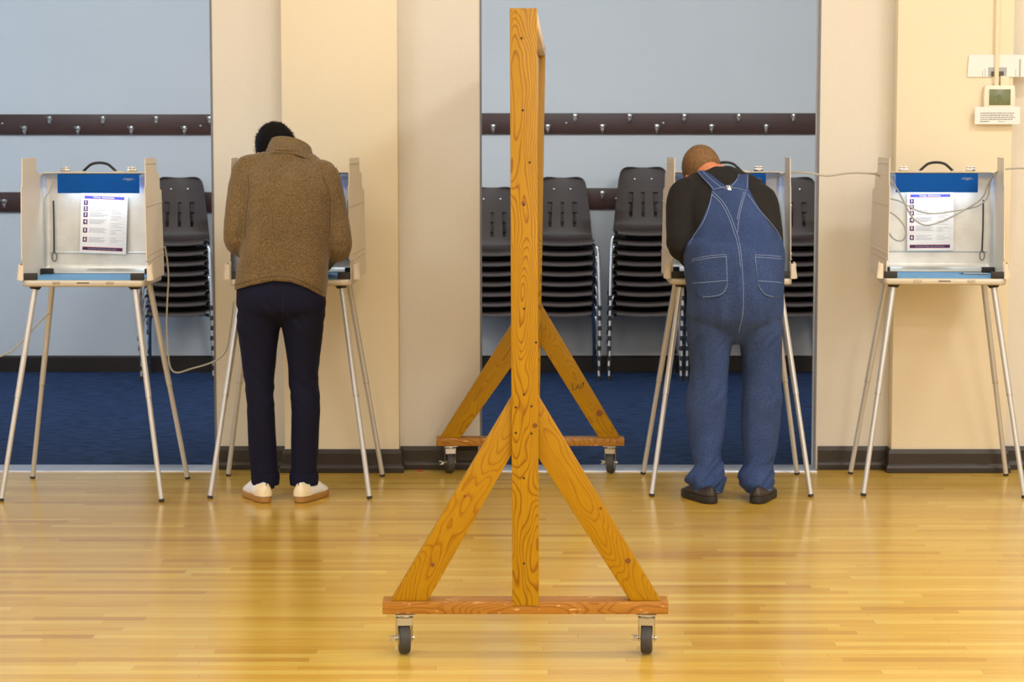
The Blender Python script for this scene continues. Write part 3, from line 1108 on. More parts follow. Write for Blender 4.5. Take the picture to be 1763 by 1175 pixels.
def make_booth(name_label, loc, rz, lamp=True, feet=((-0.36, -0.335), (0.36, -0.335), (-0.37, 0.315), (0.37, 0.315)), tether=1, power=0.7, wings=((0.0, 0.0), (0.0, 0.0))):
    t = thing('voting_booth', name_label, 'voting booth', loc, rz, 'folding voting booths')
    # tray: rounded bar at the front, pressed bottom
    bm = bmesh.new()
    prism(bm, rrect(-TW, TW, TD0, TD1, 0.03), TZ - 0.034, TZ - 0.004, 'XY')
    link('tray', mesh_of(bm, True, 0.008, 3), M_tray, t)
    bm = bmesh.new()
    prism(bm, rrect(-TW + 0.018, TW - 0.018, TD0 + 0.02, TD1 - 0.05, 0.012), TZ - 0.004, TZ + 0.0005, 'XY')
    link('writing_mat', mesh_of(bm), M_bluemat, t)
    for x in (-0.12, 0.12):
        bm = bmesh.new()
        bm_box(bm, (x, TD0 - 0.001, TZ - 0.016), (0.034, 0.006, 0.011))
        bm_box(bm, (x, TD0 - 0.004, TZ - 0.016), (0.024, 0.004, 0.006))
        link('latch_plate', mesh_of(bm, True, 0.001, 1), M_chrome, t)
    bm = bmesh.new()
    bm_box(bm, (0, TD0 - 0.0005, TZ - 0.016), (0.055, 0.002, 0.005))
    link('name_plate', mesh_of(bm), M_dink, t)
    # lid: upright shallow tray at the rear, open towards the voter
    me = shell_tray(-TW, TW, TZ + 0.004, LIDZ, 0.07, 0.03, 0.035, lambda u, v, d: Vector((u, TD1 - 0.07 + d, v)))
    lid = link('lid', me, M_lid, t)
    # rolled rim and swage line
    bm = bmesh.new()
    pts = [Vector((u, TD1 - 0.071, v)) for u, v in rrect(-TW, TW, TZ + 0.004, LIDZ, 0.03)]
    bm_tube(bm, pts + [pts[0]], 0.0035, 6)
    link('rim', mesh_of(bm, True), M_tray, lid)
    bm = bmesh.new()
    bm_tube(bm, [(-TW + 0.03, TD1 - 0.001, TZ + 0.095), (TW - 0.03, TD1 - 0.001, TZ + 0.095)], 0.007, 8)
    link('swage', mesh_of(bm, True), M_lid, lid)
    # handle, mounts, catches on top of the lid
    hy = TD1 - 0.04
    tube('handle', catmull([(-0.078, hy, LIDZ + 0.004), (-0.06, hy, LIDZ + 0.022), (-0.036, hy, LIDZ + 0.04), (0, hy, LIDZ + 0.046), (0.036, hy, LIDZ + 0.04), (0.06, hy, LIDZ + 0.022), (0.078, hy, LIDZ + 0.004)], 4), (0.0062), M_black, lid, 8)
    for s in (-1, 1):
        box('handle_mount', (s * 0.092, hy, LIDZ + 0.004), (0.05, 0.024, 0.007), M_tray, lid, 0.002)
        c = box('catch', (s * 0.155, TD1 - 0.064, LIDZ + 0.012), (0.043, 0.014, 0.014), M_chrome, lid, 0.002)
        box('catch_hasp', (s * 0.155, TD1 - 0.062, LIDZ + 0.024), (0.04, 0.01, 0.008), M_chrome, c, 0.002)
    # lamp valance
    vy = TD1 - 0.072
    vb = bmesh.new()
    bm_box(vb, (0, vy - 0.001, LIDZ - 0.05), (0.38, 0.003, 0.088))
    bm_box(vb, (0, vy + 0.03, LIDZ - 0.008), (0.38, 0.06, 0.003))
    val = link('lamp_valance', mesh_of(vb, True, 0.0008, 1), M_val, t)
    tb_ = bmesh.new()
    for q, (l0, l1) in enumerate(((-0.022, 0.018), (-0.028, 0.028), (-0.008, 0.01))):
        bm_box(tb_, (0.14 + (l0 + l1) / 2, vy - 0.0028, LIDZ - 0.026 - q * 0.0045), (l1 - l0, 0.0004, 0.0016))
    link('faint_print', mesh_of(tb_), M_gink, val)
    tb = tube('lamp_tube', [(-0.15, vy + 0.03, LIDZ - 0.055), (0.15, vy + 0.03, LIDZ - 0.055)], 0.008, M_tube if lamp else M_paper, t, 12)
    if lamp:
        l = bpy.data.lights.new('booth_lamp', 'AREA')
        l.shape = 'RECTANGLE'; l.size = 0.32; l.size_y = 0.03; l.energy = power; l.color = (0.78, 0.92, 1.0)
        lo = bpy.data.objects.new('booth_lamp', l)
        C.objects.link(lo)
        lo.parent = t
        lo.location = (0, vy + 0.014, LIDZ - 0.066)
    # rubber corner blocks
    for x, y in ((-TW + 0.038, TD0 + 0.022), (TW - 0.038, TD0 + 0.022), (-TW + 0.036, TD1 - 0.092), (TW - 0.036, TD1 - 0.092)):
        box('corner_block', (x, y, TZ + 0.011), (0.058, 0.03, 0.03), M_rubber, t, 0.003)
    # wings
    side_panel(t, -1, 0.0, *wings[0]); side_panel(t, 1, 0.0, *wings[1])
    # pen tether hanging on the lid
    tx = tether * (TW - 0.055)
    th = tube('pen_tether', catmull([(tx, TD1 - 0.02, LIDZ - 0.13), (tx + 0.001, TD1 - 0.022, LIDZ - 0.25), (tx - 0.001, TD1 - 0.02, LIDZ - 0.37)], 4), 0.0035, M_black, t, 6)
    lp = [(tx + 0.011 * math.sin(a) * (1 if a < math.pi else 1), TD1 - 0.02, LIDZ - 0.37 - 0.022 + 0.022 * math.cos(a)) for a in [2 * math.pi * i / 14 for i in range(15)]]
    tube('tether_loop', lp, 0.002, M_black, th, 6)
    # power lead along the lid
    tube('lamp_lead', catmull([(-TW + 0.07, vy - 0.002, LIDZ - 0.035), (-TW + 0.05, vy + 0.02, LIDZ - 0.08), (-TW + 0.02, vy + 0.02, LIDZ - 0.14), (-TW + 0.022, vy + 0.02, LIDZ - 0.3), (-TW + 0.018, vy + 0.02, TZ + 0.03)], 4), 0.003, M_cord, t, 6)
    # telescopic legs
    tops = ((-0.225, -0.175), (0.225, -0.175), (-0.225, 0.175), (0.225, 0.175))
    for (fx, fy), (ux, uy) in zip(feet, tops):
        a = Vector((ux, uy, TZ - 0.036)); b = Vector((fx, fy, 0.0))
        mid = a.lerp(b, 0.52)
        lg = tube('leg', [a, mid], 0.0135, M_leg, t, 14)
        tube('lower_tube', [mid, a.lerp(b, 0.992)], 0.0118, M_leg, lg, 14)
        tube('collar', [a.lerp(b, 0.516), a.lerp(b, 0.522)], 0.0142, M_steel, lg, 14)
        bm = bmesh.new()
        bm_tube(bm, [a.lerp(b, 0.989), b], 0.0125, 12)
        link('foot_cap', mesh_of(bm, True), M_rubber, lg)
        bm = bmesh.new()
        bm_tube(bm, [Vector((ux, uy, TZ - 0.034)), a.lerp(b, 0.012)], [0.03, 0.02], 14)
        link('leg_socket', mesh_of(bm, True), M_black, t)
    return t


BOOTHS = [((-1.916, 10.335, 0), R(-1.2), 'lit voting booth with empty tray, nobody at it, chair stack behind'),
          ((-0.994, 10.41, 0), R(-1.0), 'voting booth used by the person in a brown fleece'),
          ((0.996, 10.465, 0), R(-0.8), 'voting booth used by the man in denim overalls'),
          ((1.975, 10.455, 0), R(-4.2), 'lit voting booth with looped grey cords, in front of the thermostat pilaster')]
booths = []
WINGS = [((-0.006, 0.0), (0.011, 0.0)), ((0.0, 0.03), (0.008, 0.085)), ((-0.001, 0.07), (-0.004, 0.025)), ((0.0, 0.1), (-0.008, 0.03))]
for i, (loc, rz, lab) in enumerate(BOOTHS):
    booths.append(make_booth(lab, loc, rz, True, tether=-1 if i == 0 else 1, wings=WINGS[i]))


# instruction sheets
def quad(bm, x0, x1, z0, z1, y):
    vs = [bm.verts.new(v) for v in ((x0, y, z0), (x1, y, z0), (x1, y, z1), (x0, y, z1))]
    bm.faces.new(vs)


def slab(name, x0, x1, z0, z1, y, m, parent):
    return box2(name, (x0, y - 0.0002, z0), (x1, y, z1), m, parent)


def make_sheet(label, booth, lx, lz, tilt):
    t = thing('instruction_sheet', label, 'paper', (0, 0, 0), 0, 'voting instruction sheets')
    b = booth
    M_ = Matrix.Translation(b.location) @ Matrix.Rotation(b.rotation_euler.z, 4, 'Z') @ Matrix.Translation((lx, TD1 - 0.026, lz)) @ Matrix.Rotation(tilt, 4, 'Y') @ Matrix.Rotation(R(-3), 4, 'X')
    t.matrix_world = M_
    t.location = M_.to_translation(); t.rotation_euler = M_.to_euler()
    W, H = 0.108, 0.1395
    box2('page', (-W, 0, -H), (W, 0.0008, H), M_paper, t)
    y1, y2, y3 = -0.0003, -0.0007, -0.0011
    hb = slab('header_bar', -0.094, 0.094, 0.112, 0.127, y1, M_red, t)
    slab('header_fill', -0.092, 0.092, 0.114, 0.125, y2, M_blueink, hb)
    x = link('header_lettering', text_mesh('Voting  Instructions', 0.0098, 0.0002, 0.098, 0.0), M_wink, hb)
    x.location = (-0.002, y3, 0.1195)
    for k, z in enumerate((0.094, 0.066, 0.038, 0.005, -0.034, -0.077)):
        nb = slab('number_box', -0.096, -0.076, z - 0.0115, z + 0.0115, y1, M_red, t)
        slab('number_fill', -0.0945, -0.0775, z - 0.010, z + 0.010, y2, M_navy, nb)
        x = link('numeral', text_mesh(str(k + 1), 0.019, 0.0002, None, 0.0007), M_wink, nb)
        x.location = (-0.086, y3, z)
    fb = slab('footer_bar', -0.096, 0.092, -0.127, -0.111, y1, M_red, t)
    slab('footer_fill', -0.094, 0.09, -0.125, -0.113, y2, M_plum, fb)
    x = link('footer_lettering', text_mesh('Questions? Please ask a poll worker.', 0.0095, 0.0002, 0.135), M_gink, fb)
    x.location = (-0.002, y3, -0.119)
    bm = bmesh.new()
    rnd = random.Random(3)
    for z in (0.108, 0.078, 0.05, 0.016, -0.024, -0.068):
        for q in range(4):
            zz = z - q * 0.006
            quad(bm, -0.068, -0.068 + rnd.uniform(0.05, 0.086), zz - 0.0012, zz + 0.0012, y1)
    for z in (0.1, 0.062, 0.035, 0.0, -0.03, -0.07):
        for q in range(3):
            zz = z - q * 0.008
            quad(bm, 0.034, 0.034 + rnd.uniform(0.02, 0.055), zz - 0.001, zz + 0.001, y1)
    for z0, z1 in ((0.012, 0.08), (-0.05, 0.0), (-0.1, -0.062)):
        for a_ in ((0.03, 0.094, z0, z0 + 0.0006), (0.03, 0.094, z1 - 0.0006, z1), (0.03, 0.0306, z0, z1), (0.0934, 0.094, z0, z1)):
            quad(bm, *a_, y1)
    o = link('small_print', mesh_of(bm), M_gink, t)
    o['kind'] = 'stuff'
    return t


make_sheet('white voting instruction sheet in the lit booth beside the chair stack', booths[0], 0.012, 1.216, R(2.2))
make_sheet('white voting instruction sheet crossed by the looped grey cords', booths[3], -0.022, 1.222, R(-0.6))
make_sheet('voting instruction sheet behind the person in brown fleece', booths[1], 0.0, 1.219, R(0.5))
make_sheet('voting instruction sheet behind the man in denim overalls', booths[2], 0.0, 1.219, R(-0.5))


def stylus(label, a, b):
    c = (a + b) / 2
    t = thing('pen', label, 'pen', (c.x, c.y, TZ))
    a = a - Vector(t.location); b = b - Vector(t.location)
    tube('barrel', [a, a.lerp(b, .85)], 0.0035, M_steel, t, 8)
    tube('tip', [a.lerp(b, .85), b], [0.003, 0.0008], M_black, t, 8)
    return t


stylus('thin steel pen on the blue mat under the looped cords', Vector((2.2, 10.45, TZ + 0.004)), Vector((2.07, 10.47, TZ + 0.004)))


# ------------------------------------------------------------------ cords
def cord(label, pts, m=M_cord, r=0.0042):
    q = catmull(pts, 8)
    base = Vector(q[0]); base.z = min(p.z for p in q)
    bm = bmesh.new()
    bm_tube(bm, [p - base for p in q], r, 8)
    o = link('power_cord', mesh_of(bm, True), m)
    o.location = base
    tag(o, label, 'cord', 'grey power cords')
    return o


cord('grey cord running from the overalls booth across to the corded booth', [P(1342, 303, 10.55), P(1352, 299, 10.5), P(1375, 297, 10.46), P(1400, 299, 10.45), P(1425, 303, 10.45), P(1465, 298, 10.45), P(1500, 299, 10.46), P(1512, 302, 10.48), P(1533, 312, 10.52), P(1548, 332, 10.56), P(1566, 367, 10.57), P(1578, 381, 10.57), P(1596, 388, 10.57), P(1625, 380, 10.57), P(1663, 360, 10.58), P(1690, 342, 10.59), P(1700, 320, 10.6), P(1712, 300, 10.54)])
cord('grey cord sagging across the instruction sheet, above the lower loop', [P(1530, 342, 10.52), P(1550, 347, 10.56), P(1575, 361, 10.575), P(1605, 368, 10.58), P(1645, 363, 10.585), P(1680, 356, 10.59), P(1698, 343, 10.6), P(1703, 325, 10.6), P(1704, 306, 10.6)], r=0.0036)
cord('grey cord loop hanging by the left wing of the corded booth', [P(1529, 364, 10.5), P(1543, 373, 10.53), P(1556, 388, 10.54), P(1560, 402, 10.545), P(1555, 413, 10.55), P(1545, 414.5, 10.55), P(1536, 409, 10.53), P(1529, 399, 10.5)], r=0.0036)
cord('grey cord leaving the corded booth towards the wall beyond the thermostat', [P(1710, 300, 10.6), P(1722, 294, 10.45), P(1735, 291, 10.45), P(1765, 290, 10.5), P(1810, 293, 10.6)])
cord('grey cord hanging between the empty lit booth and the fleece booth', [P(284, 425, 10.4), P(288, 450, 10.45), P(290, 480, 10.47), P(288, 520, 10.49), P(287, 560, 10.5), P(289, 600, 10.5), P(293, 632, 10.5), P(305, 642, 10.5), P(330, 635, 10.52), P(355, 628, 10.53), P(375, 619, 10.53), P(390, 602, 10.52), P(396, 570, 10.5), P(402, 520, 10.5)])
cord('bluish grey cord slanting down from the rear leg of the empty lit booth', [P(84, 540, 10.5), P(74, 549, 10.5), P(50, 574, 10.49), P(25, 601, 10.48), P(0, 614, 10.46), P(-40, 625, 10.44), P(-80, 640, 10.4)])

# ------------------------------------------------------------------ thermostat corner
xc = XP(1721, YP - 0.03, 170)
zt = P(0, 169, YP - 0.03).z
t = thing('thermostat', 'white wall thermostat with green-grey display on the pilaster', 'thermostat', (xc, YP, zt))
sc = 1 / FPX * YP
bm = bmesh.new()
out = [(-26.5, -24), (-26, 10), (-25.5, 20), (-18, 23), (0, 24.5), (18, 23), (25.5, 20), (27, 10), (26, -20), (24, -22), (0, -23.5), (-24, -22)]
hw_, hh_ = 26.5 * sc, 21.5 * sc
prism(bm, [(-hw_, -hh_ * .9), (-hw_ * .88, -hh_ * 1.0), (0, -hh_ * 1.05), (hw_ * .88, -hh_), (hw_, -hh_ * .9), (hw_ * 1.01, 0), (hw_ * .97, hh_ * .9), (hw_ * .9, hh_), (-hw_ * .9, hh_), (-hw_ * .97, hh_ * .9), (-hw_ * 1.01, 0)][::-1], -0.034, -0.002)
link('housing', mesh_of(bm, True, 0.004, 2), M_thermo, t)
scr = box('display', (0, -0.0345, 0.004), (36.5 * sc, 0.003, 27 * sc), M_lcd, t, 0.0008)
x = link('digits', text_mesh('71', 0.02, 0.0003), M_lcdink, scr)
x.location = (-0.004, -0.0366, 0.006)
bm = bmesh.new()
lathe(bm, [(0.0035, 0), (0.0035, -0.001)], (-0.008, -0.0345, -hh_ * .87), 'Y', 12)
bm_box(bm, (0.008, -0.035, -hh_ * .87), (0.014, 0.001, 0.0022))
link('maker_mark', mesh_of(bm), M_dink, t)
zc = P(0, 140, YP).z
box('back_box', (0.026, -0.012, zc - zt), (0.042, 0.024, 0.05), M_pil, t, 0.002)

xq = XP(1717, YP - 0.012, 60)
z0 = P(0, 148, YP).z
cdt = thing('wall_conduit', 'cream surface conduit running up the pilaster above the thermostat', 'conduit', (xq, YP, z0))
box('raceway', (0, -0.01, (3.2 - z0) / 2), (0.021, 0.02, 3.2 - z0), M_pil, cdt, 0.004)
box('raceway_base', (0.0, -0.0035, (3.2 - z0) / 2 + 0.01), (0.032, 0.007, 3.2 - z0), M_pil, cdt, 0.002)

# notice under the thermostat
xa, xb = XP(1679, YP - 0.045, 200), XP(1757, YP - 0.045, 200)
za, zb = P(0, 214, YP - 0.045).z, P(0, 184, YP - 0.045).z
n_ = thing('notice_card', 'small white typed notice card below the thermostat', 'notice', ((xa + xb) / 2, YP - 0.036, za))
box('card', (0, 0, (zb - za) / 2), (xb - xa, 0.0012, zb - za), M_paper, n_)
rnd = random.Random(21)
for i, w_line in enumerate((0.158, 0.155, 0.162, 0.15, 0.04)):
    bm = bmesh.new()
    x = -0.081
    while x < -0.081 + w_line:
        ww = min(rnd.choice((0.005, 0.008, 0.011, 0.014)), -0.081 + w_line - x + 0.002)
        bm_box(bm, (x + ww / 2, -0.0009, (zb - za) - 0.03 - i * 0.0098), (ww, 0.0003, 0.0034))
        x += ww + 0.0026
    link('typed_line', mesh_of(bm), M_dink, n_)
o = link('typed_line', text_mesh('Thank you.', 0.0085, 0.0001, 0.034), M_dink, n_)
o.location = (0.02, -0.0009, (zb - za) - 0.03 - 4 * 0.0098)

# folded paper behind the conduit
xa, xb = XP(1666, YP - 0.01, 110), XP(1790, YP - 0.01, 110)
za, zb = P(0, 132.5, YP).z, P(0, 94.5, YP).z
f_ = thing('folded_paper', 'folded white paper with grey printed boxes tucked behind the conduit', 'paper', ((xa + xb) / 2, YP - 0.004, za))
W2, H2 = xb - xa, zb - za
bm = bmesh.new()
prism(bm, [(-W2 / 2, 0.0), (W2 / 2, 0.0), (W2 / 2, H2), (-W2 / 2 + 0.006, H2)], -0.0035, 0.0)
link('sheet', mesh_of(bm), M_paper, f_)
for a_, b_, c_, d_, mm_ in ((1701, 1733, 116, 132, M_gink), (1706, 1728, 123, 132, M_dink), (1691, 1692, 122, 132, M_gink), (1695, 1696, 118, 132, M_gink), (1748, 1749, 119, 132, M_gink), (1754, 1757, 102, 132, M_gink)):
    u0, u1 = XP(a_, YP, 110) - f_.location.x, XP(b_, YP, 110) - f_.location.x
    v0, v1 = P(0, d_, YP).z - za, P(0, c_, YP).z - za
    slab('printed_box', u0, u1, v0, v1, -0.0036 if mm_ is M_gink else -0.0039, mm_, f_)

# red scrap on the floor by the baseboard
g = G(724, 808)
bm = bmesh.new()
prism(bm, [(-0.012, -0.006), (0.01, -0.008), (0.013, 0.005), (0.0, 0.009), (-0.01, 0.006)], 0, 0.005, 'XY')
o = link('paper_scrap', mesh_of(bm, True, 0.001, 1), mat('red_scrap', srgb(214, 70, 40), 0.6))
o.location = (g.x, 10.88, 0.0005)
tag(o, 'tiny red scrap on the floor against the dark baseboard', 'scrap')


# ------------------------------------------------------------------ people
def remesh(bm, voxel, smooth=4, dec=None):
    me = bpy.data.meshes.new('u')
    bmesh.ops.recalc_face_normals(bm, faces=bm.faces)
    bm.to_mesh(me); bm.free()
    o = bpy.data.objects.new('u', me)
    C.objects.link(o)
    md = o.modifiers.new('r', 'REMESH'); md.mode = 'VOXEL'; md.voxel_size = voxel; md.use_smooth_shade = True
    if smooth:
        sm = o.modifiers.new('s', 'SMOOTH'); sm.factor = 0.5; sm.iterations = smooth
    dg = bpy.context.evaluated_depsgraph_get()
    out = bpy.data.meshes.new_from_object(o.evaluated_get(dg))
    bpy.data.objects.remove(o)
    for p in out.polygons:
        p.use_smooth = True
    return out


def wrinkle(me, fn):
    """displace along normals by fn(co)"""
    ns = [v.normal.copy() for v in me.vertices]
    for v, n in zip(me.vertices, ns):
        v.co += n * fn(v.co)
    me.update()


def shift(me, loc):
    me.transform(Matrix.Translation(-Vector(loc)))
    me.update()
    return me


def bvh_of(me):
    return BVHTree.FromPolygons([v.co.copy() for v in me.vertices], [tuple(p.vertices) for p in me.polygons])


def ring_loft(bm, rings, n=32, pw=2.0, cap=True):
    """rings: (cx, cy, z, a, b[, tilt]) ellipse in plan; tilt lowers the far side (dz per metre of y)"""
    rows_ = []
    for r in rings:
        cx, cy, z, a, b = r[:5]
        tl = r[5] if len(r) > 5 else 0.0
        e = r[6] if len(r) > 6 else pw
        row = []
        for k in range(n):
            t = 2 * math.pi * k / n
            c_, s_ = math.cos(t), math.sin(t)
            x = a * math.copysign(abs(c_) ** (2 / e), c_)
            y = b * math.copysign(abs(s_) ** (2 / e), s_)
            row.append(bm.verts.new((cx + x, cy + y, z + tl * y)))
        rows_.append(row)
    for a, b in zip(rows_, rows_[1:]):
        for k in range(n):
            bm.faces.new((a[k], a[(k + 1) % n], b[(k + 1) % n], b[k]))
    if cap:
        bm.faces.new(rows_[0][::-1]); bm.faces.new(rows_[-1])


def interp_rings(keys, k=5):
    """smoothly interpolate ring tuples"""
    m = max(len(r) for r in keys)
    keys = [tuple(r) + (0.0,) * (6 - len(r)) if len(r) < 6 else tuple(r) for r in keys]
    out = []
    for i in range(len(keys) - 1):
        p0 = keys[max(i - 1, 0)]; p1 = keys[i]; p2 = keys[i + 1]; p3 = keys[min(i + 2, len(keys) - 1)]
        for j in range(k):
            t = j / k
            out.append(tuple(0.5 * (2 * b + (c - a) * t + (2 * a - 5 * b + 4 * c - d) * t * t + (3 * b - a - 3 * c + d) * t ** 3) for a, b, c, d in zip(p0, p1, p2, p3)))
    out.append(keys[-1])
    return out


def edge_ring(y, xl, xr, Y, b, tilt=0.0, grow=0.0):
    """ring whose silhouette spans pixels xl..xr at image row y for depth Y"""
    p, q = P(xl, y, Y), P(xr, y, Y)
    return ((p.x + q.x) / 2, Y, p.z, (q.x - p.x) / 2 + grow, b + grow, tilt)


def ellipsoid(bm, M_, r, seg=20, rings=14):
    mm = M_ @ Matrix.Diagonal((r[0], r[1], r[2], 1))
    bmesh.ops.create_uvsphere(bm, u_segments=seg, v_segments=rings, radius=1.0, matrix=mm)


def head_matrix(c, pitch, roll, yaw, size=1.0):
    """local +Y is the face, +Z the crown; pitch bows the head forward"""
    return Matrix.Translation(c) @ Matrix.Rotation(yaw, 4, 'Z') @ Matrix.Rotation(roll, 4, 'Y') @ Matrix.Rotation(-pitch, 4, 'X') @ Matrix.Scale(size, 4)


def add_head(bm, H):
    T = Matrix.Translation
    ellipsoid(bm, H @ T((0, -0.012, 0.035)), (0.076, 0.098, 0.088), 28, 20)      # cranium
    ellipsoid(bm, H @ T((0, 0.03, -0.03)), (0.066, 0.068, 0.085), 24, 16)        # face
    ellipsoid(bm, H @ T((0, 0.045, -0.085)), (0.046, 0.042, 0.036))              # jaw and chin
    ellipsoid(bm, H @ T((0, 0.07, 0.02)), (0.05, 0.022, 0.018))                  # brow
    bm_tube(bm, [H @ Vector((0, 0.088, 0.012)), H @ Vector((0, 0.105, -0.022)), H @ Vector((0, 0.098, -0.034))], [0.008, 0.013, 0.012], 10)   # nose
    for s in (-1, 1):
        ellipsoid(bm, H @ T((s * 0.014, 0.093, -0.03)), (0.008, 0.009, 0.008))
        ellipsoid(bm, H @ T((s * 0.04, 0.068, -0.018)), (0.02, 0.02, 0.018))      # cheek bones
        ellipsoid(bm, H @ T((s * 0.077, -0.006, -0.012)) @ Matrix.Rotation(s * 0.35, 4, 'Z'), (0.008, 0.019, 0.031))   # ear
    ellipsoid(bm, H @ T((0, 0.088, -0.055)), (0.024, 0.01, 0.006))
    ellipsoid(bm, H @ T((0, 0.087, -0.067)), (0.022, 0.011, 0.007))
    bm_tube(bm, [H @ Vector((0, -0.03, -0.01)), H @ Vector((0, -0.04, -0.08))], [0.058, 0.056], 20)


def add_hand(bm, wrist, fwd, up, side, curl=0.5):
    """wrist point, direction of the hand, back-of-hand normal; side +1 = thumb on +X of (fwd x up)"""
    f = Vector(fwd).normalized()
    u = Vector(up); u = (u - f * u.dot(f)).normalized()
    s = f.cross(u).normalized()
    w_ = Vector(wrist)
    Mx = Matrix((s, f, u)).transposed().to_4x4()
    ellipsoid(bm, Matrix.Translation(w_ + f * 0.05) @ Mx, (0.04, 0.056, 0.016))
    bm_tube(bm, [w_ - f * 0.02, w_ + f * 0.03], [(0.024, 0.018), (0.034, 0.016)], 12, ref=u)
    for k, (o_, ln) in enumerate(((-0.03, 0.058), (-0.0105, 0.074), (0.0105, 0.08), (0.03, 0.07))):
        o2 = -o_ * side
        a = w_ + f * (0.088 - abs(o_) * 0.25) + s * o2
        d1 = (f * math.cos(curl * .5) - u * math.sin(curl * .5))
        d2 = (f * math.cos(curl * 1.3) - u * math.sin(curl * 1.3))
        d3 = (f * math.cos(curl * 2.0) - u * math.sin(curl * 2.0))
        sp = s * (o2 * 0.12)
        pts = [a - f * 0.02, a, a + (d1 + sp) * ln * .42, a + (d1 + sp) * ln * .42 + d2 * ln * .33, a + (d1 + sp) * ln * .42 + d2 * ln * .33 + d3 * ln * .25]
        bm_tube(bm, pts, [0.009, 0.0092, 0.0085, 0.008, 0.0062], 10)
    b = w_ + f * 0.03 + s * (-0.03 * -side)
    td = (f * 0.75 + s * (0.62 * side) - u * 0.25).normalized()
    bm_tube(bm, [w_ + f * 0.02 + s * 0.012 * side, b + td * 0.012, b + td * 0.042, b + (td + f * .25).normalized() * 0.07], [0.013, 0.0125, 0.0105, 0.0075], 10)


def shoe(parent, heel, ang, length, w_, up_m, sole_m, heel_m=None, high=0.075, label=None, sole_h=0.024, laces=None):
    """heel: world point at back of sole; ang: direction from +Y (positive turns to +X)"""
    d = Vector((math.sin(ang), math.cos(ang), 0))
    s = Vector((math.cos(ang), -math.sin(ang), 0))
    org = Vector(heel) - parent.location

    def outline(grow, n=60):
        pts = []
        for k in range(n):
            t = 2 * math.pi * k / n
            v = (1 - math.cos(t)) / 2
            prof = np.interp(v, [0, 0.12, 0.3, 0.45, 0.68, 0.85, 1.0], [0.78, 0.8, 0.78, 0.84, 1.0, 0.94, 0.8])
            wd = 0.5 * w_ * prof * max(0.0, 1 - abs(2 * v - 1) ** 3.2) ** (1 / 2.6)
            pts.append((v * length, (1 if t < math.pi else -1) * (wd + grow)))
        return pts

    def mk(rows_, m, name, par, cap=True):
        bm = bmesh.new()
        R_ = []
        for pts, z in rows_:
            R_.append([bm.verts.new(org + d * a + s * b + Vector((0, 0, zz))) for (a, b), zz in zip(pts, z)])
        n = len(R_[0])
        for a, b in zip(R_, R_[1:]):
            for k in range(n):
                bm.faces.new((a[k], a[(k + 1) % n], b[(k + 1) % n], b[k]))
        bm.faces.new(R_[0][::-1]); bm.faces.new(R_[-1])
        if name == 'shoe':
            return link(name, remesh(bm, 0.0045, 7), m, par)
        return link(name, mesh_of(bm, True, 0.003, 2), m, par)

    ol = outline(0.0)
    n = len(ol)
    sole_rows = [(ol, [0.0] * n), (ol, [sole_h] * n)]
    # upper: shrinking outlines, the top line rises at heel and tongue, falls towards the toe
    def topz(a):
        v = a / length
        return np.interp(v, [0, 0.06, 0.16, 0.3, 0.42, 0.6, 0.8, 0.93, 1.0], [high, high * 1.02, high * 0.9, high * 0.98, high * 1.15, high * 0.86, high * 0.64, high * 0.52, high * 0.42])
    up_rows = []
    for f_, sh in ((0.0, 0.004), (0.3, 0.002), (0.6, 0.008), (0.85, 0.017), (1.0, 0.03)):
        pts = []; zs = []
        for a, b in ol:
            k_ = max(0.12, 1 - sh / max(abs(b), 0.012) * (1 if abs(b) > 0.012 else .6))
            ac = length * 0.5 + (a - length * 0.5) * (1 - sh * 3.2)
            pts.append((ac, b * k_))
            zs.append(sole_h - 0.003 + (topz(a) - sole_h) * f_)
        up_rows.append((pts, zs))
    sh_o = mk(up_rows, up_m, 'shoe', parent)
    mk(sole_rows, sole_m, 'sole', sh_o)
    if heel_m:
        # heel counter wraps the back third
        bm = bmesh.new()
        idx = [k for k, (a, b) in enumerate(ol) if a < length * 0.24]
        idx = [k for k in idx if k > n / 2] + [k for k in idx if k <= n / 2]
        R_ = []
        for f_, g in ((0.02, 0.003), (0.3, 0.0035), (0.6, -0.003), (0.85, -0.012)):
            row = []
            for k in idx:
                a, b = ol[k]
                sg = (abs(b) + g) / max(abs(b), 1e-4) if abs(b) > 0.004 else 1.0
                row.append(bm.verts.new(org + d * (a - (0.0035 if a < 0.02 else 0) - min(0, g) * 0.8) + s * (b * sg) + Vector((0, 0, sole_h + (topz(a) - sole_h) * f_))))
            R_.append(row)
        for a, b in zip(R_, R_[1:]):
            for k in range(len(idx) - 1):
                bm.faces.new((a[k], a[k + 1], b[k + 1], b[k]))
        solidify(bm, 0.002)
        link('heel_counter', mesh_of(bm, True), heel_m, sh_o)
    # laces across the instep
    bm = bmesh.new()
    for q in range(4):
        a = length * (0.46 + 0.07 * q)
        z = topz(a) + 0.001
        bm_tube(bm, [org + d * a + s * -0.026 + Vector((0, 0, z - 0.01)), org + d * a + Vector((0, 0, z + 0.002)), org + d * a + s * 0.026 + Vector((0, 0, z - 0.01))], 0.003, 6)
    link('laces', mesh_of(bm, True), laces or up_m, sh_o)
    return sh_o


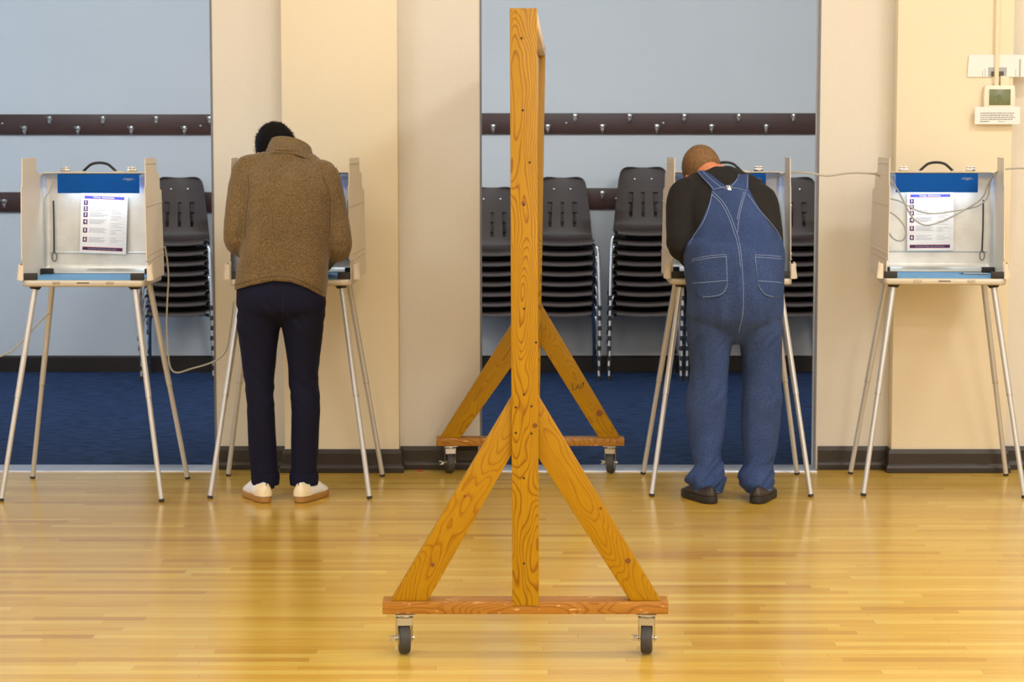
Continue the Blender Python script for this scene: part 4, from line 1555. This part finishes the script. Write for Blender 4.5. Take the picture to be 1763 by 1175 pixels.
def decal(bvh, rows_, off, nc=14, sub=3, loc=Vector((0, 0, 0)), thick=0.003, tuck=0.0):
    off0 = off
    """cloth patch lying on a body surface: rows of (image row, left, right), cast onto the surface and lifted off it"""
    rr_ = []
    for a, b in zip(rows_, rows_[1:]):
        for j in range(sub):
            t = j / sub
            rr_.append(tuple(u + (v - u) * t for u, v in zip(a, b)))
    rr_.append(rows_[-1])
    bm = bmesh.new()
    grid = []
    O = Vector((0, 0, CAM_H))
    for ri, r in enumerate(rr_):
        if tuck:
            off = off0 - max(0.0, (ri / (len(rr_) - 1) - 0.8) / 0.2) * tuck
        py, xl, xr = r[0], r[1], r[2]
        row = []
        for k in range(nc + 1):
            px = xl + (xr - xl) * k / nc
            yy_ = py + (r[3] * (1 - abs(2 * k / nc - 1)) if len(r) > 3 else 0)
            hit = None
            for pull in range(40):
                d = ray(px, yy_).normalized()
                h, nn, _, _ = bvh.ray_cast(O, d)
                if h is not None:
                    hit = h + nn * off if nn.dot(d) < 0 else h - nn * off
                    break
                px += 0.7 if px < (xl + xr) / 2 else -0.7
                yy_ += 0.8
            if hit is None:
                return None
            row.append(bm.verts.new(hit - loc))
        grid.append(row)
    for a, b in zip(grid, grid[1:]):
        for k in range(nc):
            bm.faces.new((a[k], a[k + 1], b[k + 1], b[k]))
    bmesh.ops.recalc_face_normals(bm, faces=bm.faces)
    for _ in range(2):
        bmesh.ops.smooth_vert(bm, verts=[v for v in bm.verts if not v.is_boundary], factor=0.4, use_axis_x=True, use_axis_y=True, use_axis_z=True)
    # face normals outward (towards the viewer side)
    f = bm.faces[:][len(bm.faces) // 2] if False else list(bm.faces)[len(bm.faces) // 2]
    if f.normal.y > 0:
        bmesh.ops.reverse_faces(bm, faces=bm.faces)
    solidify(bm, thick)
    return mesh_of(bm, True)


def seam(bvh, pts, off, loc, r=0.0011):
    O = Vector((0, 0, CAM_H))
    fine = []
    for p in catmull([(x, y, 0) for x, y in pts], 6):
        d = ray(p.x, p.y).normalized()
        h, nn, _, _ = bvh.ray_cast(O, d)
        if h is not None:
            fine.append(h - d * off - loc)
    if len(fine) < 2:
        return None
    bm = bmesh.new()
    bm_tube(bm, fine, r, 5)
    return mesh_of(bm)


def hair_cap(H, r, cut, spikes, disp, seed, parent, m, name='hair', length=0.016):
    bm = bmesh.new()
    bmesh.ops.create_icosphere(bm, subdivisions=5, radius=1.0)
    dead = []
    for v in bm.verts:
        n = v.co.copy()
        c = Vector((n.x * r[0], n.y * r[1] - 0.012, n.z * r[2] + 0.035))
        if cut(c):
            dead.append(v)
        k = 1 + disp * noise.noise(c * 38 + Vector((seed, 0, 0))) + disp * 0.6 * noise.noise(c * 90)
        v.co = Vector((c.x * k, (c.y + 0.012) * k - 0.012, (c.z - 0.035) * k + 0.035))
    bmesh.ops.delete(bm, geom=dead, context='VERTS')
    vs = [(v.co.copy(), v.normal.copy()) for v in bm.verts]
    rnd = random.Random(seed)
    for _ in range(spikes):
        c, n = rnd.choice(vs)
        n = (c - Vector((0, -0.012, 0.035))).normalized()
        t = Vector((rnd.uniform(-1, 1), rnd.uniform(-1, 1), rnd.uniform(-1, 1)))
        t = (t - n * t.dot(n)).normalized()
        tip = c + (n * 0.55 + t * 0.5 + Vector((0, 0.35, 0))).normalized() * length * rnd.uniform(0.5, 1.1)
        s = n.cross(t) * 0.0013
        a = bm.verts.new(c - n * 0.004 - s); b = bm.verts.new(c - n * 0.004 + s); e = bm.verts.new(tip)
        bm.faces.new((a, b, e))
    bm.transform(H)
    me = mesh_of(bm, True)
    shift(me, parent.location)
    return link(name, me, m, parent)


def eyes(H, parent):
    for s in (-1, 1):
        bm = bmesh.new()
        ellipsoid(bm, H @ Matrix.Translation((s * 0.031, 0.0795, 0.003)), (0.0125, 0.0125, 0.0125), 12, 8)
        me = mesh_of(bm, True); shift(me, parent.location)
        link('eye', me, M_eye, parent)


# ---------- person in brown fleece at the second booth
Y1 = 9.985
p1 = thing('person', 'person in brown fleece jacket and navy trousers leaning over a voting booth', 'person', (G(487, 866).x, Y1 + 0.08, 0))
L1 = Vector(p1.location)
H1 = head_matrix(P(477, 264, Y1 + 0.37), R(52), R(-8), R(10), 1.06)

sh_l, el_l, wr_l = P(421, 293, Y1 + 0.21), P(403, 412, Y1 + 0.09), P(442, 470, Y1 + 0.42)
sh_r, el_r, wr_r = P(562, 303, Y1 + 0.2), P(586, 424, Y1 + 0.1), P(560, 470, Y1 + 0.43)
wr_l.z = wr_r.z = TZ + 0.055


def sleeve(bm, sh, el, wr, r0, r1, r2, inward):
    mid = sh.lerp(el, 0.5) + Vector((-inward * 0.006, -0.008, 0.0))
    fore = el.lerp(wr, 0.35)
    pts = catmull([sh + Vector((inward * 0.05, 0.01, 0.03)), sh, mid, el, fore, el.lerp(wr, 0.7), wr], 4)
    rads = np.interp(np.linspace(0, 6, len(pts)), range(7), [r0 * .8, r0, (r0 + r1) / 2, r1, (r1 + r2) / 2 * 1.02, r2 * 1.05, r2])
    bm_tube(bm, pts, list(rads), 20)


body_rings = [edge_ring(508, 404, 562, Y1 + 0.045, 0.135), edge_ring(490, 404, 564, Y1 + 0.05, 0.14), edge_ring(465, 407, 566, Y1 + 0.065, 0.14), edge_ring(430, 414, 567, Y1 + 0.085, 0.135), edge_ring(390, 418, 570, Y1 + 0.115, 0.13),
              edge_ring(350, 418, 573, Y1 + 0.15, 0.13), edge_ring(315, 408, 574, Y1 + 0.19, 0.122), edge_ring(292, 408, 568, Y1 + 0.225, 0.105), edge_ring(276, 424, 554, Y1 + 0.25, 0.085), edge_ring(264, 452, 540, Y1 + 0.262, 0.07)]
bm = bmesh.new()
ring_loft(bm, interp_rings(body_rings, 4), 40, 2.3)
sleeve(bm, sh_l, el_l, wr_l, 0.056, 0.05, 0.036, 1)
sleeve(bm, sh_r, el_r, wr_r, 0.06, 0.052, 0.036, -1)
bm_tube(bm, [P(497, 286, Y1 + 0.25), P(455, 284, Y1 + 0.245), P(424, 289, Y1 + 0.215)], [0.072, 0.062, 0.053], 20)
bm_tube(bm, [P(497, 286, Y1 + 0.25), P(540, 295, Y1 + 0.24), P(562, 304, Y1 + 0.21)], [0.072, 0.062, 0.056], 20)
bm_tube(bm, [P(497, 290, Y1 + 0.25), P(498, 262, Y1 + 0.27)], [0.095, 0.09], 24)
jk = remesh(bm, 0.0075, 8)


def fold1(c):
    z = c.z
    f = 0.0035 * noise.noise(Vector((c.x * 7, c.y * 7, z * 5))) + 0.0022 * noise.noise(Vector((c.x * 16 + z * 12, c.y * 10, z * 20)))
    return f


wrinkle(jk, fold1)
# hem: lower edge dips on the right and rises in the middle; cut by a slanted surface
bmj = bmesh.new(); bmj.from_mesh(jk)
hem = [(395, 503), (404, 500), (430, 492), (470, 484), (500, 486), (530, 497), (555, 512), (566, 517), (575, 518)]
for v in bmj.verts:
    px = 881.5 + v.co.x / v.co.y * FPX
    if v.co.z < P(0, 470, Y1).z and v.co.y < Y1 + 0.25:
        target = P(0, np.interp(px, [h[0] for h in hem], [h[1] for h in hem]), v.co.y).z
        z_top, z_old = P(0, 470, Y1 + 0.05).z, P(0, 508, Y1 + 0.045).z
        k = min(max((z_top - v.co.z) / (z_top - z_old), 0), 1)
        v.co.z = z_top + (target - z_top) * k
bmj.to_mesh(jk); bmj.free()
JK_BVH = bvh_of(jk)
shift(jk, L1)
jacket = link('jacket', jk, M_fleece, p1)
jacket['label'] = 'brown heather fleece jacket'

# standing collar: open ring, tilted forward
bm = bmesh.new()
cc = (P(499, 262, Y1 + 0.27))
rows_ = []
for hgt, gr in ((-0.06, 0.02), (-0.02, 0.012), (0.012, 0.005), (0.034, 0.0), (0.042, -0.002), (0.042, -0.011), (-0.03, -0.008)):
    row = []
    for k in range(40):
        t_ = 2 * math.pi * k / 40
        v = Vector(((0.098 + gr) * math.cos(t_), (0.075 + gr) * math.sin(t_), hgt - 0.16 * (0.101 * math.cos(t_)) * 1.2))
        v = Matrix.Rotation(R(-34), 3, 'X') @ v
        row.append(bm.verts.new(cc + v + Vector((0, 0.015, -0.006)) - L1))
    rows_.append(row)
for a, b in zip(rows_, rows_[1:]):
    for k in range(40):
        bm.faces.new((a[k], a[(k + 1) % 40], b[(k + 1) % 40], b[k]))
link('collar', mesh_of(bm, True), M_fleece, jacket)
# seams: armholes, hem stitch, collar
for pts in ([(427, 300), (428, 330), (424, 370), (421, 410)], [(556, 305), (567, 335), (568, 375), (567, 405)], [(404, 492), (430, 484), (470, 476), (500, 478), (530, 489), (556, 504)], [(455, 262), (480, 259), (510, 263), (535, 276)]):
    me = seam(JK_BVH, pts, 0.0004, L1, 0.0016)
    if me:
        link('seam', me, MATS.get('fleece_seam') or mat('fleece_seam', srgb(84, 66, 42), 0.9), jacket)

# trousers
def legs_mesh(rings_hip, left, right, voxel, smooth=8):
    bm = bmesh.new()
    ring_loft(bm, interp_rings(rings_hip, 4), 40, 2.3)
    for lst in (left, right):
        ring_loft(bm, interp_rings(lst, 4), 28, 2.1)
    return remesh(bm, voxel, smooth)


hip1 = [edge_ring(560, 462, 508, Y1 + 0.06, 0.04), edge_ring(552, 440, 530, Y1 + 0.055, 0.075), edge_ring(543, 418, 552, Y1 + 0.045, 0.1), edge_ring(530, 407, 561, Y1 + 0.04, 0.118), edge_ring(505, 406, 560, Y1 + 0.04, 0.122), edge_ring(470, 410, 562, Y1 + 0.055, 0.118), edge_ring(440, 420, 560, Y1 + 0.075, 0.112)]
leg1l = [edge_ring(833, 435, 479, Y1 + 0.085, 0.062), edge_ring(815, 433, 479, Y1 + 0.085, 0.062), edge_ring(763, 428, 476, Y1 + 0.08, 0.066), edge_ring(700, 425, 474, Y1 + 0.07, 0.07), edge_ring(660, 422, 473, Y1 + 0.08, 0.074), edge_ring(600, 413, 477, Y1 + 0.075, 0.088), edge_ring(560, 408, 482, Y1 + 0.06, 0.1), edge_ring(530, 408, 486, Y1 + 0.05, 0.105)]
leg1r = [edge_ring(833, 501, 546, Y1 + 0.085, 0.062), edge_ring(815, 501, 546, Y1 + 0.085, 0.062), edge_ring(763, 501, 549, Y1 + 0.08, 0.066), edge_ring(700, 500, 552, Y1 + 0.07, 0.07), edge_ring(655, 497, 548, Y1 + 0.08, 0.074), edge_ring(600, 492, 553, Y1 + 0.075, 0.088), edge_ring(560, 486, 558, Y1 + 0.06, 0.1), edge_ring(530, 483, 561, Y1 + 0.05, 0.105)]
tr = legs_mesh(hip1, leg1l, leg1r, 0.007, 6)


def fold2(c):
    f = 0.003 * noise.noise(Vector((c.x * 9, c.y * 9, c.z * 6)))
    g = noise.noise(Vector((c.x * 10 + 3, c.y * 6, c.z * 26 + c.x * 30)))
    k = max(0, 1 - abs(c.z - 0.5) / 0.16) + max(0, 1 - abs(c.z - 0.82) / 0.12)
    return 1.4 * f + 0.008 * g * k + 0.003 * noise.noise(Vector((c.x * 24, c.y * 10, c.z * 4)))


wrinkle(tr, fold2)
TR_BVH = bvh_of(tr)
shift(tr, L1)
trs = link('trousers', tr, M_jeans1, p1)
trs['label'] = 'navy trousers with rolled cuffs'
for pts in ([(486, 486), (487, 510), (486, 540), (485, 552)],):
    me = seam(TR_BVH, pts, 0.0004, L1, 0.0014)
    if me:
        link('seam', me, M_sock, trs)
for lst in (leg1l, leg1r):
    a = lst[0]; b = lst[1]
    bm = bmesh.new()
    z0_, z1_ = a[2], b[2] + 0.004
    ring_loft(bm, [(a[0], a[1], z0_ - 0.003, a[3] - 0.002, a[4] - 0.002), (a[0], a[1], z0_ - 0.004, a[3] + 0.004, a[4] + 0.004), (a[0], a[1], (z0_ + z1_) / 2, a[3] + 0.0075, a[4] + 0.0065), (a[0], a[1], z1_, a[3] + 0.006, a[4] + 0.005), (a[0], a[1], z1_, a[3] - 0.002, a[4] - 0.002)], 28, 2.1)
    me = mesh_of(bm, True); shift(me, L1)
    link('cuff', me, M_jeans1, trs)

# body under the clothes
bm = bmesh.new()
sk = lambda lst, g: [(r[0], r[1], r[2], max(r[3] - g, .02), max(r[4] - g, .02), r[5]) for r in lst]
ring_loft(bm, interp_rings(sk(body_rings, 0.022), 3), 28)
ring_loft(bm, interp_rings(sk(hip1, 0.018), 3), 28)
for lst in (leg1l, leg1r):
    ll = sk(lst, 0.016)
    a = ll[0]
    foot = [(a[0], a[1] + 0.0, 0.055, 0.026, 0.034, 0.0)]
    ring_loft(bm, interp_rings(foot + ll[1:], 3), 20)
for sh, el, wr, s in ((sh_l, el_l, wr_l, 1), (sh_r, el_r, wr_r, -1)):
    sleeve(bm, sh, el, wr, 0.044, 0.036, 0.026, s)
    d = (wr - el).normalized(); d.z = -0.12
    add_hand(bm, wr + Vector((0, 0.01, -0.02)), (s * 0.45, 1, -0.2), (0, 0.15, 1), s, 0.55)
add_head(bm, H1)
bm_tube(bm, [P(499, 292, Y1 + 0.26), P(494, 268, Y1 + 0.3), H1 @ Vector((0, -0.03, -0.05))], [0.055, 0.052, 0.052], 20)
for hx, an in ((459, -0.42), (513, 0.36)):
    h_ = G(hx, 866)
    bm_tube(bm, [Vector((h_.x, Y1 + 0.055, 0.05)), Vector((h_.x + math.sin(an) * 0.16, Y1 + 0.03 + math.cos(an) * 0.16, 0.045))], [0.022, 0.02], 12)
me = remesh(bm, 0.0055, 3)
shift(me, L1)
link('body', me, M_skin1, p1)
eyes(H1, p1)
hair_cap(H1, (0.0865, 0.109, 0.099), lambda c: (c.y > 0.055 and c.z < 0.075) or (c.z < -0.02 and c.y > 0.0) or (c.z < -0.065 and c.y > -0.05) or c.z < -0.1, 1700, 0.035, 11, p1, M_hair1)
# socks and shoes
for i, (hx, an) in enumerate(((459, -0.42), (513, 0.36))):
    h_ = G(hx, 866.5)
    a = (leg1l, leg1r)[i][0]
    bm = bmesh.new()
    ring_loft(bm, [(a[0], Y1 + 0.075, 0.05, 0.042, 0.05), (a[0], Y1 + 0.075, 0.08, 0.043, 0.05), (a[0], Y1 + 0.08, 0.13, 0.042, 0.048)], 20)
    me = mesh_of(bm, True); shift(me, L1)
    link('sock', me, M_sock, p1)
    s_ = shoe(p1, Vector((h_.x, h_.y + 0.004, 0.0)), an, 0.278, 0.1, M_shoe1, M_gum, M_heeltan, high=0.092, sole_h=0.026)
    s_['label'] = 'white low sneaker with gum sole'

# ---------- man in overalls at the third booth
Y2 = 9.985
p2 = thing('person', 'man in denim overalls and black shirt leaning over a voting booth', 'person', (G(1262, 866).x, Y2 + 0.08, 0))
L2 = Vector(p2.location)
H2 = head_matrix(P(1213, 302, Y2 + 0.43), R(50), R(-14), R(14), 1.1)
sh2l, el2l, wr2l = P(1179, 338, Y2 + 0.225), P(1171, 420, Y2 + 0.1), P(1192, 466, Y2 + 0.46)
sh2r, el2r, wr2r = P(1309, 346, Y2 + 0.225), P(1326, 420, Y2 + 0.1), P(1318, 468, Y2 + 0.44)
wr2l.z = TZ + 0.05; wr2r.z = TZ + 0.055
sb = [edge_ring(500, 1190, 1344, Y2 + 0.07, 0.16), edge_ring(460, 1186, 1345, Y2 + 0.075, 0.175), edge_ring(425, 1186, 1345, Y2 + 0.1, 0.18), edge_ring(395, 1185, 1342, Y2 + 0.14, 0.175), edge_ring(365, 1178, 1336, Y2 + 0.19, 0.16),
      edge_ring(338, 1172, 1328, Y2 + 0.24, 0.145), edge_ring(318, 1178, 1318, Y2 + 0.275, 0.12), edge_ring(305, 1192, 1302, Y2 + 0.3, 0.1), edge_ring(296, 1206, 1282, Y2 + 0.32, 0.085), edge_ring(290, 1218, 1270, Y2 + 0.33, 0.07), edge_ring(286, 1228, 1258, Y2 + 0.335, 0.055)]
bm = bmesh.new()
ring_loft(bm, interp_rings(sb, 4), 40, 2.2)
sleeve(bm, sh2l, el2l, wr2l, 0.078, 0.062, 0.042, 1)
sleeve(bm, sh2r, el2r, wr2r, 0.075, 0.062, 0.042, -1)
bm_tube(bm, [P(1240, 320, Y2 + 0.32), P(1207, 326, Y2 + 0.3), P(1183, 340, Y2 + 0.24)], [0.085, 0.084, 0.076], 20)
bm_tube(bm, [P(1246, 320, Y2 + 0.32), P(1282, 330, Y2 + 0.3), P(1306, 346, Y2 + 0.24)], [0.085, 0.08, 0.072], 20)
st = remesh(bm, 0.0075, 10)


def fold3(c):
    return 0.004 * noise.noise(Vector((c.x * 9, c.y * 9, c.z * 8))) + 0.003 * noise.noise(Vector((c.x * 22 - c.z * 14, c.y * 12, c.z * 18)))


wrinkle(st, fold3)
ST_BVH = bvh_of(st)
shift(st, L2)
shirt = link('shirt', st, M_shirt2, p2)
shirt['label'] = 'black long-sleeved shirt'
hip2 = [edge_ring(592, 1248, 1288, Y2 + 0.07, 0.05), edge_ring(580, 1225, 1310, Y2 + 0.065, 0.09), edge_ring(566, 1198, 1335, Y2 + 0.06, 0.125), edge_ring(545, 1182, 1349, Y2 + 0.05, 0.16), edge_ring(505, 1183, 1350, Y2 + 0.045, 0.18), edge_ring(470, 1180, 1350, Y2 + 0.055, 0.19), edge_ring(440, 1178, 1351, Y2 + 0.07, 0.195), edge_ring(424, 1180, 1350, Y2 + 0.085, 0.195), edge_ring(414, 1187, 1345, Y2 + 0.1, 0.19)]
leg2l = [edge_ring(851, 1202, 1242, Y2 + 0.075, 0.07), edge_ring(843, 1192, 1246, Y2 + 0.08, 0.085), edge_ring(828, 1179, 1251, Y2 + 0.085, 0.1), edge_ring(815, 1181, 1249, Y2 + 0.085, 0.095), edge_ring(800, 1194, 1243, Y2 + 0.085, 0.085), edge_ring(780, 1191, 1240, Y2 + 0.085, 0.085), edge_ring(730, 1184, 1249, Y2 + 0.08, 0.092), edge_ring(690, 1182, 1253, Y2 + 0.075, 0.098), edge_ring(640, 1190, 1256, Y2 + 0.075, 0.102), edge_ring(600, 1186, 1260, Y2 + 0.07, 0.11), edge_ring(570, 1183, 1266, Y2 + 0.06, 0.12), edge_ring(540, 1182, 1270, Y2 + 0.055, 0.13)]
leg2r = [edge_ring(851, 1286, 1327, Y2 + 0.075, 0.07), edge_ring(843, 1281, 1332, Y2 + 0.08, 0.085), edge_ring(828, 1270, 1336, Y2 + 0.085, 0.1), edge_ring(815, 1271, 1334, Y2 + 0.085, 0.095), edge_ring(800, 1277, 1332, Y2 + 0.085, 0.085), edge_ring(780, 1278, 1336, Y2 + 0.085, 0.085), edge_ring(730, 1277, 1342, Y2 + 0.08, 0.092), edge_ring(690, 1277, 1345, Y2 + 0.075, 0.098), edge_ring(640, 1278, 1346, Y2 + 0.075, 0.102), edge_ring(600, 1274, 1347, Y2 + 0.07, 0.11), edge_ring(570, 1269, 1348, Y2 + 0.06, 0.12), edge_ring(540, 1266, 1349, Y2 + 0.055, 0.13)]
ov = legs_mesh(hip2, leg2l, leg2r, 0.007, 6)


def fold4(c):
    f = 0.004 * noise.noise(Vector((c.x * 8, c.y * 8, c.z * 4)))
    g = noise.noise(Vector((c.x * 9 + 5, c.y * 7, c.z * 30 - c.x * 34)))
    k = 1.5 * max(0, 1 - abs(c.z - 0.11) / 0.12) + 0.6 * max(0, 1 - abs(c.z - 0.46) / 0.12) + 0.6 * max(0, 1 - abs(c.z - 0.72) / 0.1)
    v = noise.noise(Vector((c.x * 26, c.y * 10, c.z * 3)))
    return 1.5 * f + 0.012 * g * k + 0.006 * v


wrinkle(ov, fold4)
OV_BVH = bvh_of(ov)
shift(ov, L2)
over = link('overalls', ov, M_denim, p2)
over['label'] = 'washed blue denim overalls'


def combo_bvh():
    vs = []; fs = []
    for o_ in (shirt, over):
        n0 = len(vs)
        vs += [v.co + L2 for v in o_.data.vertices]
        fs += [tuple(i + n0 for i in p.vertices) for p in o_.data.polygons]
    return BVHTree.FromPolygons(vs, fs)


CB = combo_bvh()
bib = decal(CB, [(326, 1226, 1288), (340, 1224, 1295), (355, 1220, 1303), (370, 1214, 1312), (384, 1208, 1322), (398, 1200, 1333), (410, 1191, 1343), (420, 1185, 1347), (432, 1183, 1348), (446, 1184, 1347)], 0.006, 26, 4, L2, 0.004, 0.011)
bib = link('back_bib', bib, M_denim, over)
sl = decal(CB, [(297, 1200, 1214), (304, 1206, 1226), (313, 1214, 1236), (321, 1221, 1247), (328, 1226, 1258)], 0.0085, 8, 3, L2, 0.004)
if sl:
    link('strap', sl, M_denim, over)
sr = decal(CB, [(303, 1272, 1289), (308, 1270, 1288.5), (316, 1263, 1288), (322, 1254, 1288), (328, 1246, 1288)], 0.0085, 8, 3, L2, 0.004)
if sr:
    link('strap', sr, M_denim, over)
pk1 = decal(CB, [(447, 1189, 1251, -4), (460, 1190, 1252, -2), (484, 1190.5, 1252.5), (496, 1193, 1251), (504, 1198, 1247), (510, 1205, 1240), (513, 1212, 1230)], 0.0045, 16, 3, L2, 0.003)
if pk1:
    link('pocket', pk1, M_denim, over)
pk2 = decal(CB, [(439, 1299, 1346), (455, 1301, 1347), (484, 1304, 1347), (497, 1307, 1346), (505, 1313, 1346), (511, 1324, 1345)], 0.0045, 16, 3, L2, 0.003)
if pk2:
    link('pocket', pk2, M_denim, over)
# rebuild the target so that the stitching lies on the patches
vs = []; fs = []
for o_ in [shirt, over] + list(over.children):
    n0 = len(vs)
    vs += [v.co + L2 for v in o_.data.vertices]
    fs += [tuple(i + n0 for i in p.vertices) for p in o_.data.polygons]
CB2 = BVHTree.FromPolygons(vs, fs)
for pts in ([(1190, 446.5), (1220, 441), (1250, 438.5)], [(1190, 450), (1220, 444.5), (1250, 442)], [(1250.5, 440), (1251.5, 470), (1252, 490), (1247, 502), (1236, 509), (1210, 512)], [(1191, 488), (1220, 486), (1251, 483)],
            [(1300, 439), (1322, 440), (1345, 442)], [(1300, 443), (1322, 444), (1346, 446)], [(1300, 440), (1303, 470), (1305, 487), (1312, 502), (1324, 510), (1344, 512)], [(1305, 484), (1325, 485), (1346, 487)],
            [(1227, 330), (1245, 348), (1258, 372), (1266, 394), (1271, 408), (1275, 430), (1278, 460), (1280, 500), (1279, 540), (1272, 572)], [(1225, 334), (1242, 351), (1255, 375), (1263, 398), (1268, 412), (1272, 432), (1275, 460)],
            [(1284, 330), (1277, 355), (1272, 378), (1270, 400)], [(1281, 330), (1274, 355), (1269, 378)],
            [(1230, 326), (1250, 322), (1270, 325), (1287, 328)], [(1226, 334), (1222, 352), (1216, 370), (1208, 387), (1196, 404), (1186, 422)], [(1287, 334), (1296, 346), (1308, 362), (1322, 378), (1338, 398), (1345, 412)],
            [(1198, 291), (1208, 304), (1222, 318), (1230, 328)], [(1207, 292), (1222, 307), (1240, 321), (1254, 327)], [(1272, 300), (1268, 311), (1258, 322)], [(1287, 300), (1287, 312), (1286, 326)],
            [(1196, 845), (1220, 849), (1240, 848)], [(1288, 849), (1310, 848), (1328, 843)]):
    me = seam(CB2, pts, 0.0004, L2, 0.0011)
    if me:
        link('stitching', me, M_stitch, over)
tg = decal(CB2, [(320, 1250, 1256), (328, 1254, 1260)], 0.002, 3, 2, L2, 0.0015)
if tg:
    o = link('label_tag', tg, M_paper, over)
    o['label'] = 'small white tag at the strap crossing'

bm = bmesh.new()
ring_loft(bm, interp_rings(sk(sb, 0.022), 3), 28)
ring_loft(bm, interp_rings(sk(hip2, 0.02), 3), 28)
for lst in (leg2l, leg2r):
    ll = sk(lst[3:], 0.026)
    ring_loft(bm, interp_rings([(ll[0][0], Y2 + 0.075, 0.05, 0.036, 0.05, 0.0), (ll[0][0], Y2 + 0.08, 0.14, 0.04, 0.048, 0)] + ll[2:], 3), 20)
for sh, el, wr, s in ((sh2l, el2l, wr2l, 1), (sh2r, el2r, wr2r, -1)):
    sleeve(bm, sh, el, wr, 0.055, 0.044, 0.03, s)
    add_hand(bm, wr + Vector((0, 0.01, -0.015)), (s * 0.35, 1, -0.15), (0, 0.15, 1), s, 0.5)
add_head(bm, H2)
bm_tube(bm, [P(1246, 322, Y2 + 0.3), P(1236, 308, Y2 + 0.36), H2 @ Vector((0, -0.04, -0.05)), H2 @ Vector((0, -0.03, -0.01))], [0.085, 0.07, 0.064, 0.06], 24)
for hx, an in ((1228, -0.34), (1302, 0.3)):
    h_ = G(hx, 867)
    bm_tube(bm, [Vector((h_.x, Y2 + 0.06, 0.045)), Vector((h_.x + math.sin(an) * 0.15, Y2 + 0.03 + math.cos(an) * 0.15, 0.04))], [0.028, 0.025], 12)
me = remesh(bm, 0.0055, 3)
# creases at the back of the neck
shift(me, L2)
body2 = link('body', me, M_skin2, p2)
eyes(H2, p2)
B2 = BVHTree.FromPolygons([v.co + L2 for v in me.vertices], [tuple(p.vertices) for p in me.polygons])
hair_cap(H2, (0.0795, 0.1015, 0.0915), lambda c: (c.y > 0.05 and c.z < 0.08) or (c.z < 0.0 and c.y > -0.035) or c.z < -0.045, 2600, 0.006, 5, p2, M_hair2, length=0.0055)
for i, (hx, an) in enumerate(((1228, -0.34), (1302, 0.3))):
    h_ = G(hx, 868.5)
    s_ = shoe(p2, Vector((h_.x, h_.y + 0.004, 0.0)), an, 0.295, 0.112, M_shoe2, M_sole2, None, high=0.078, sole_h=0.03, laces=M_black)
    s_['label'] = 'dark brown leather walking shoe'
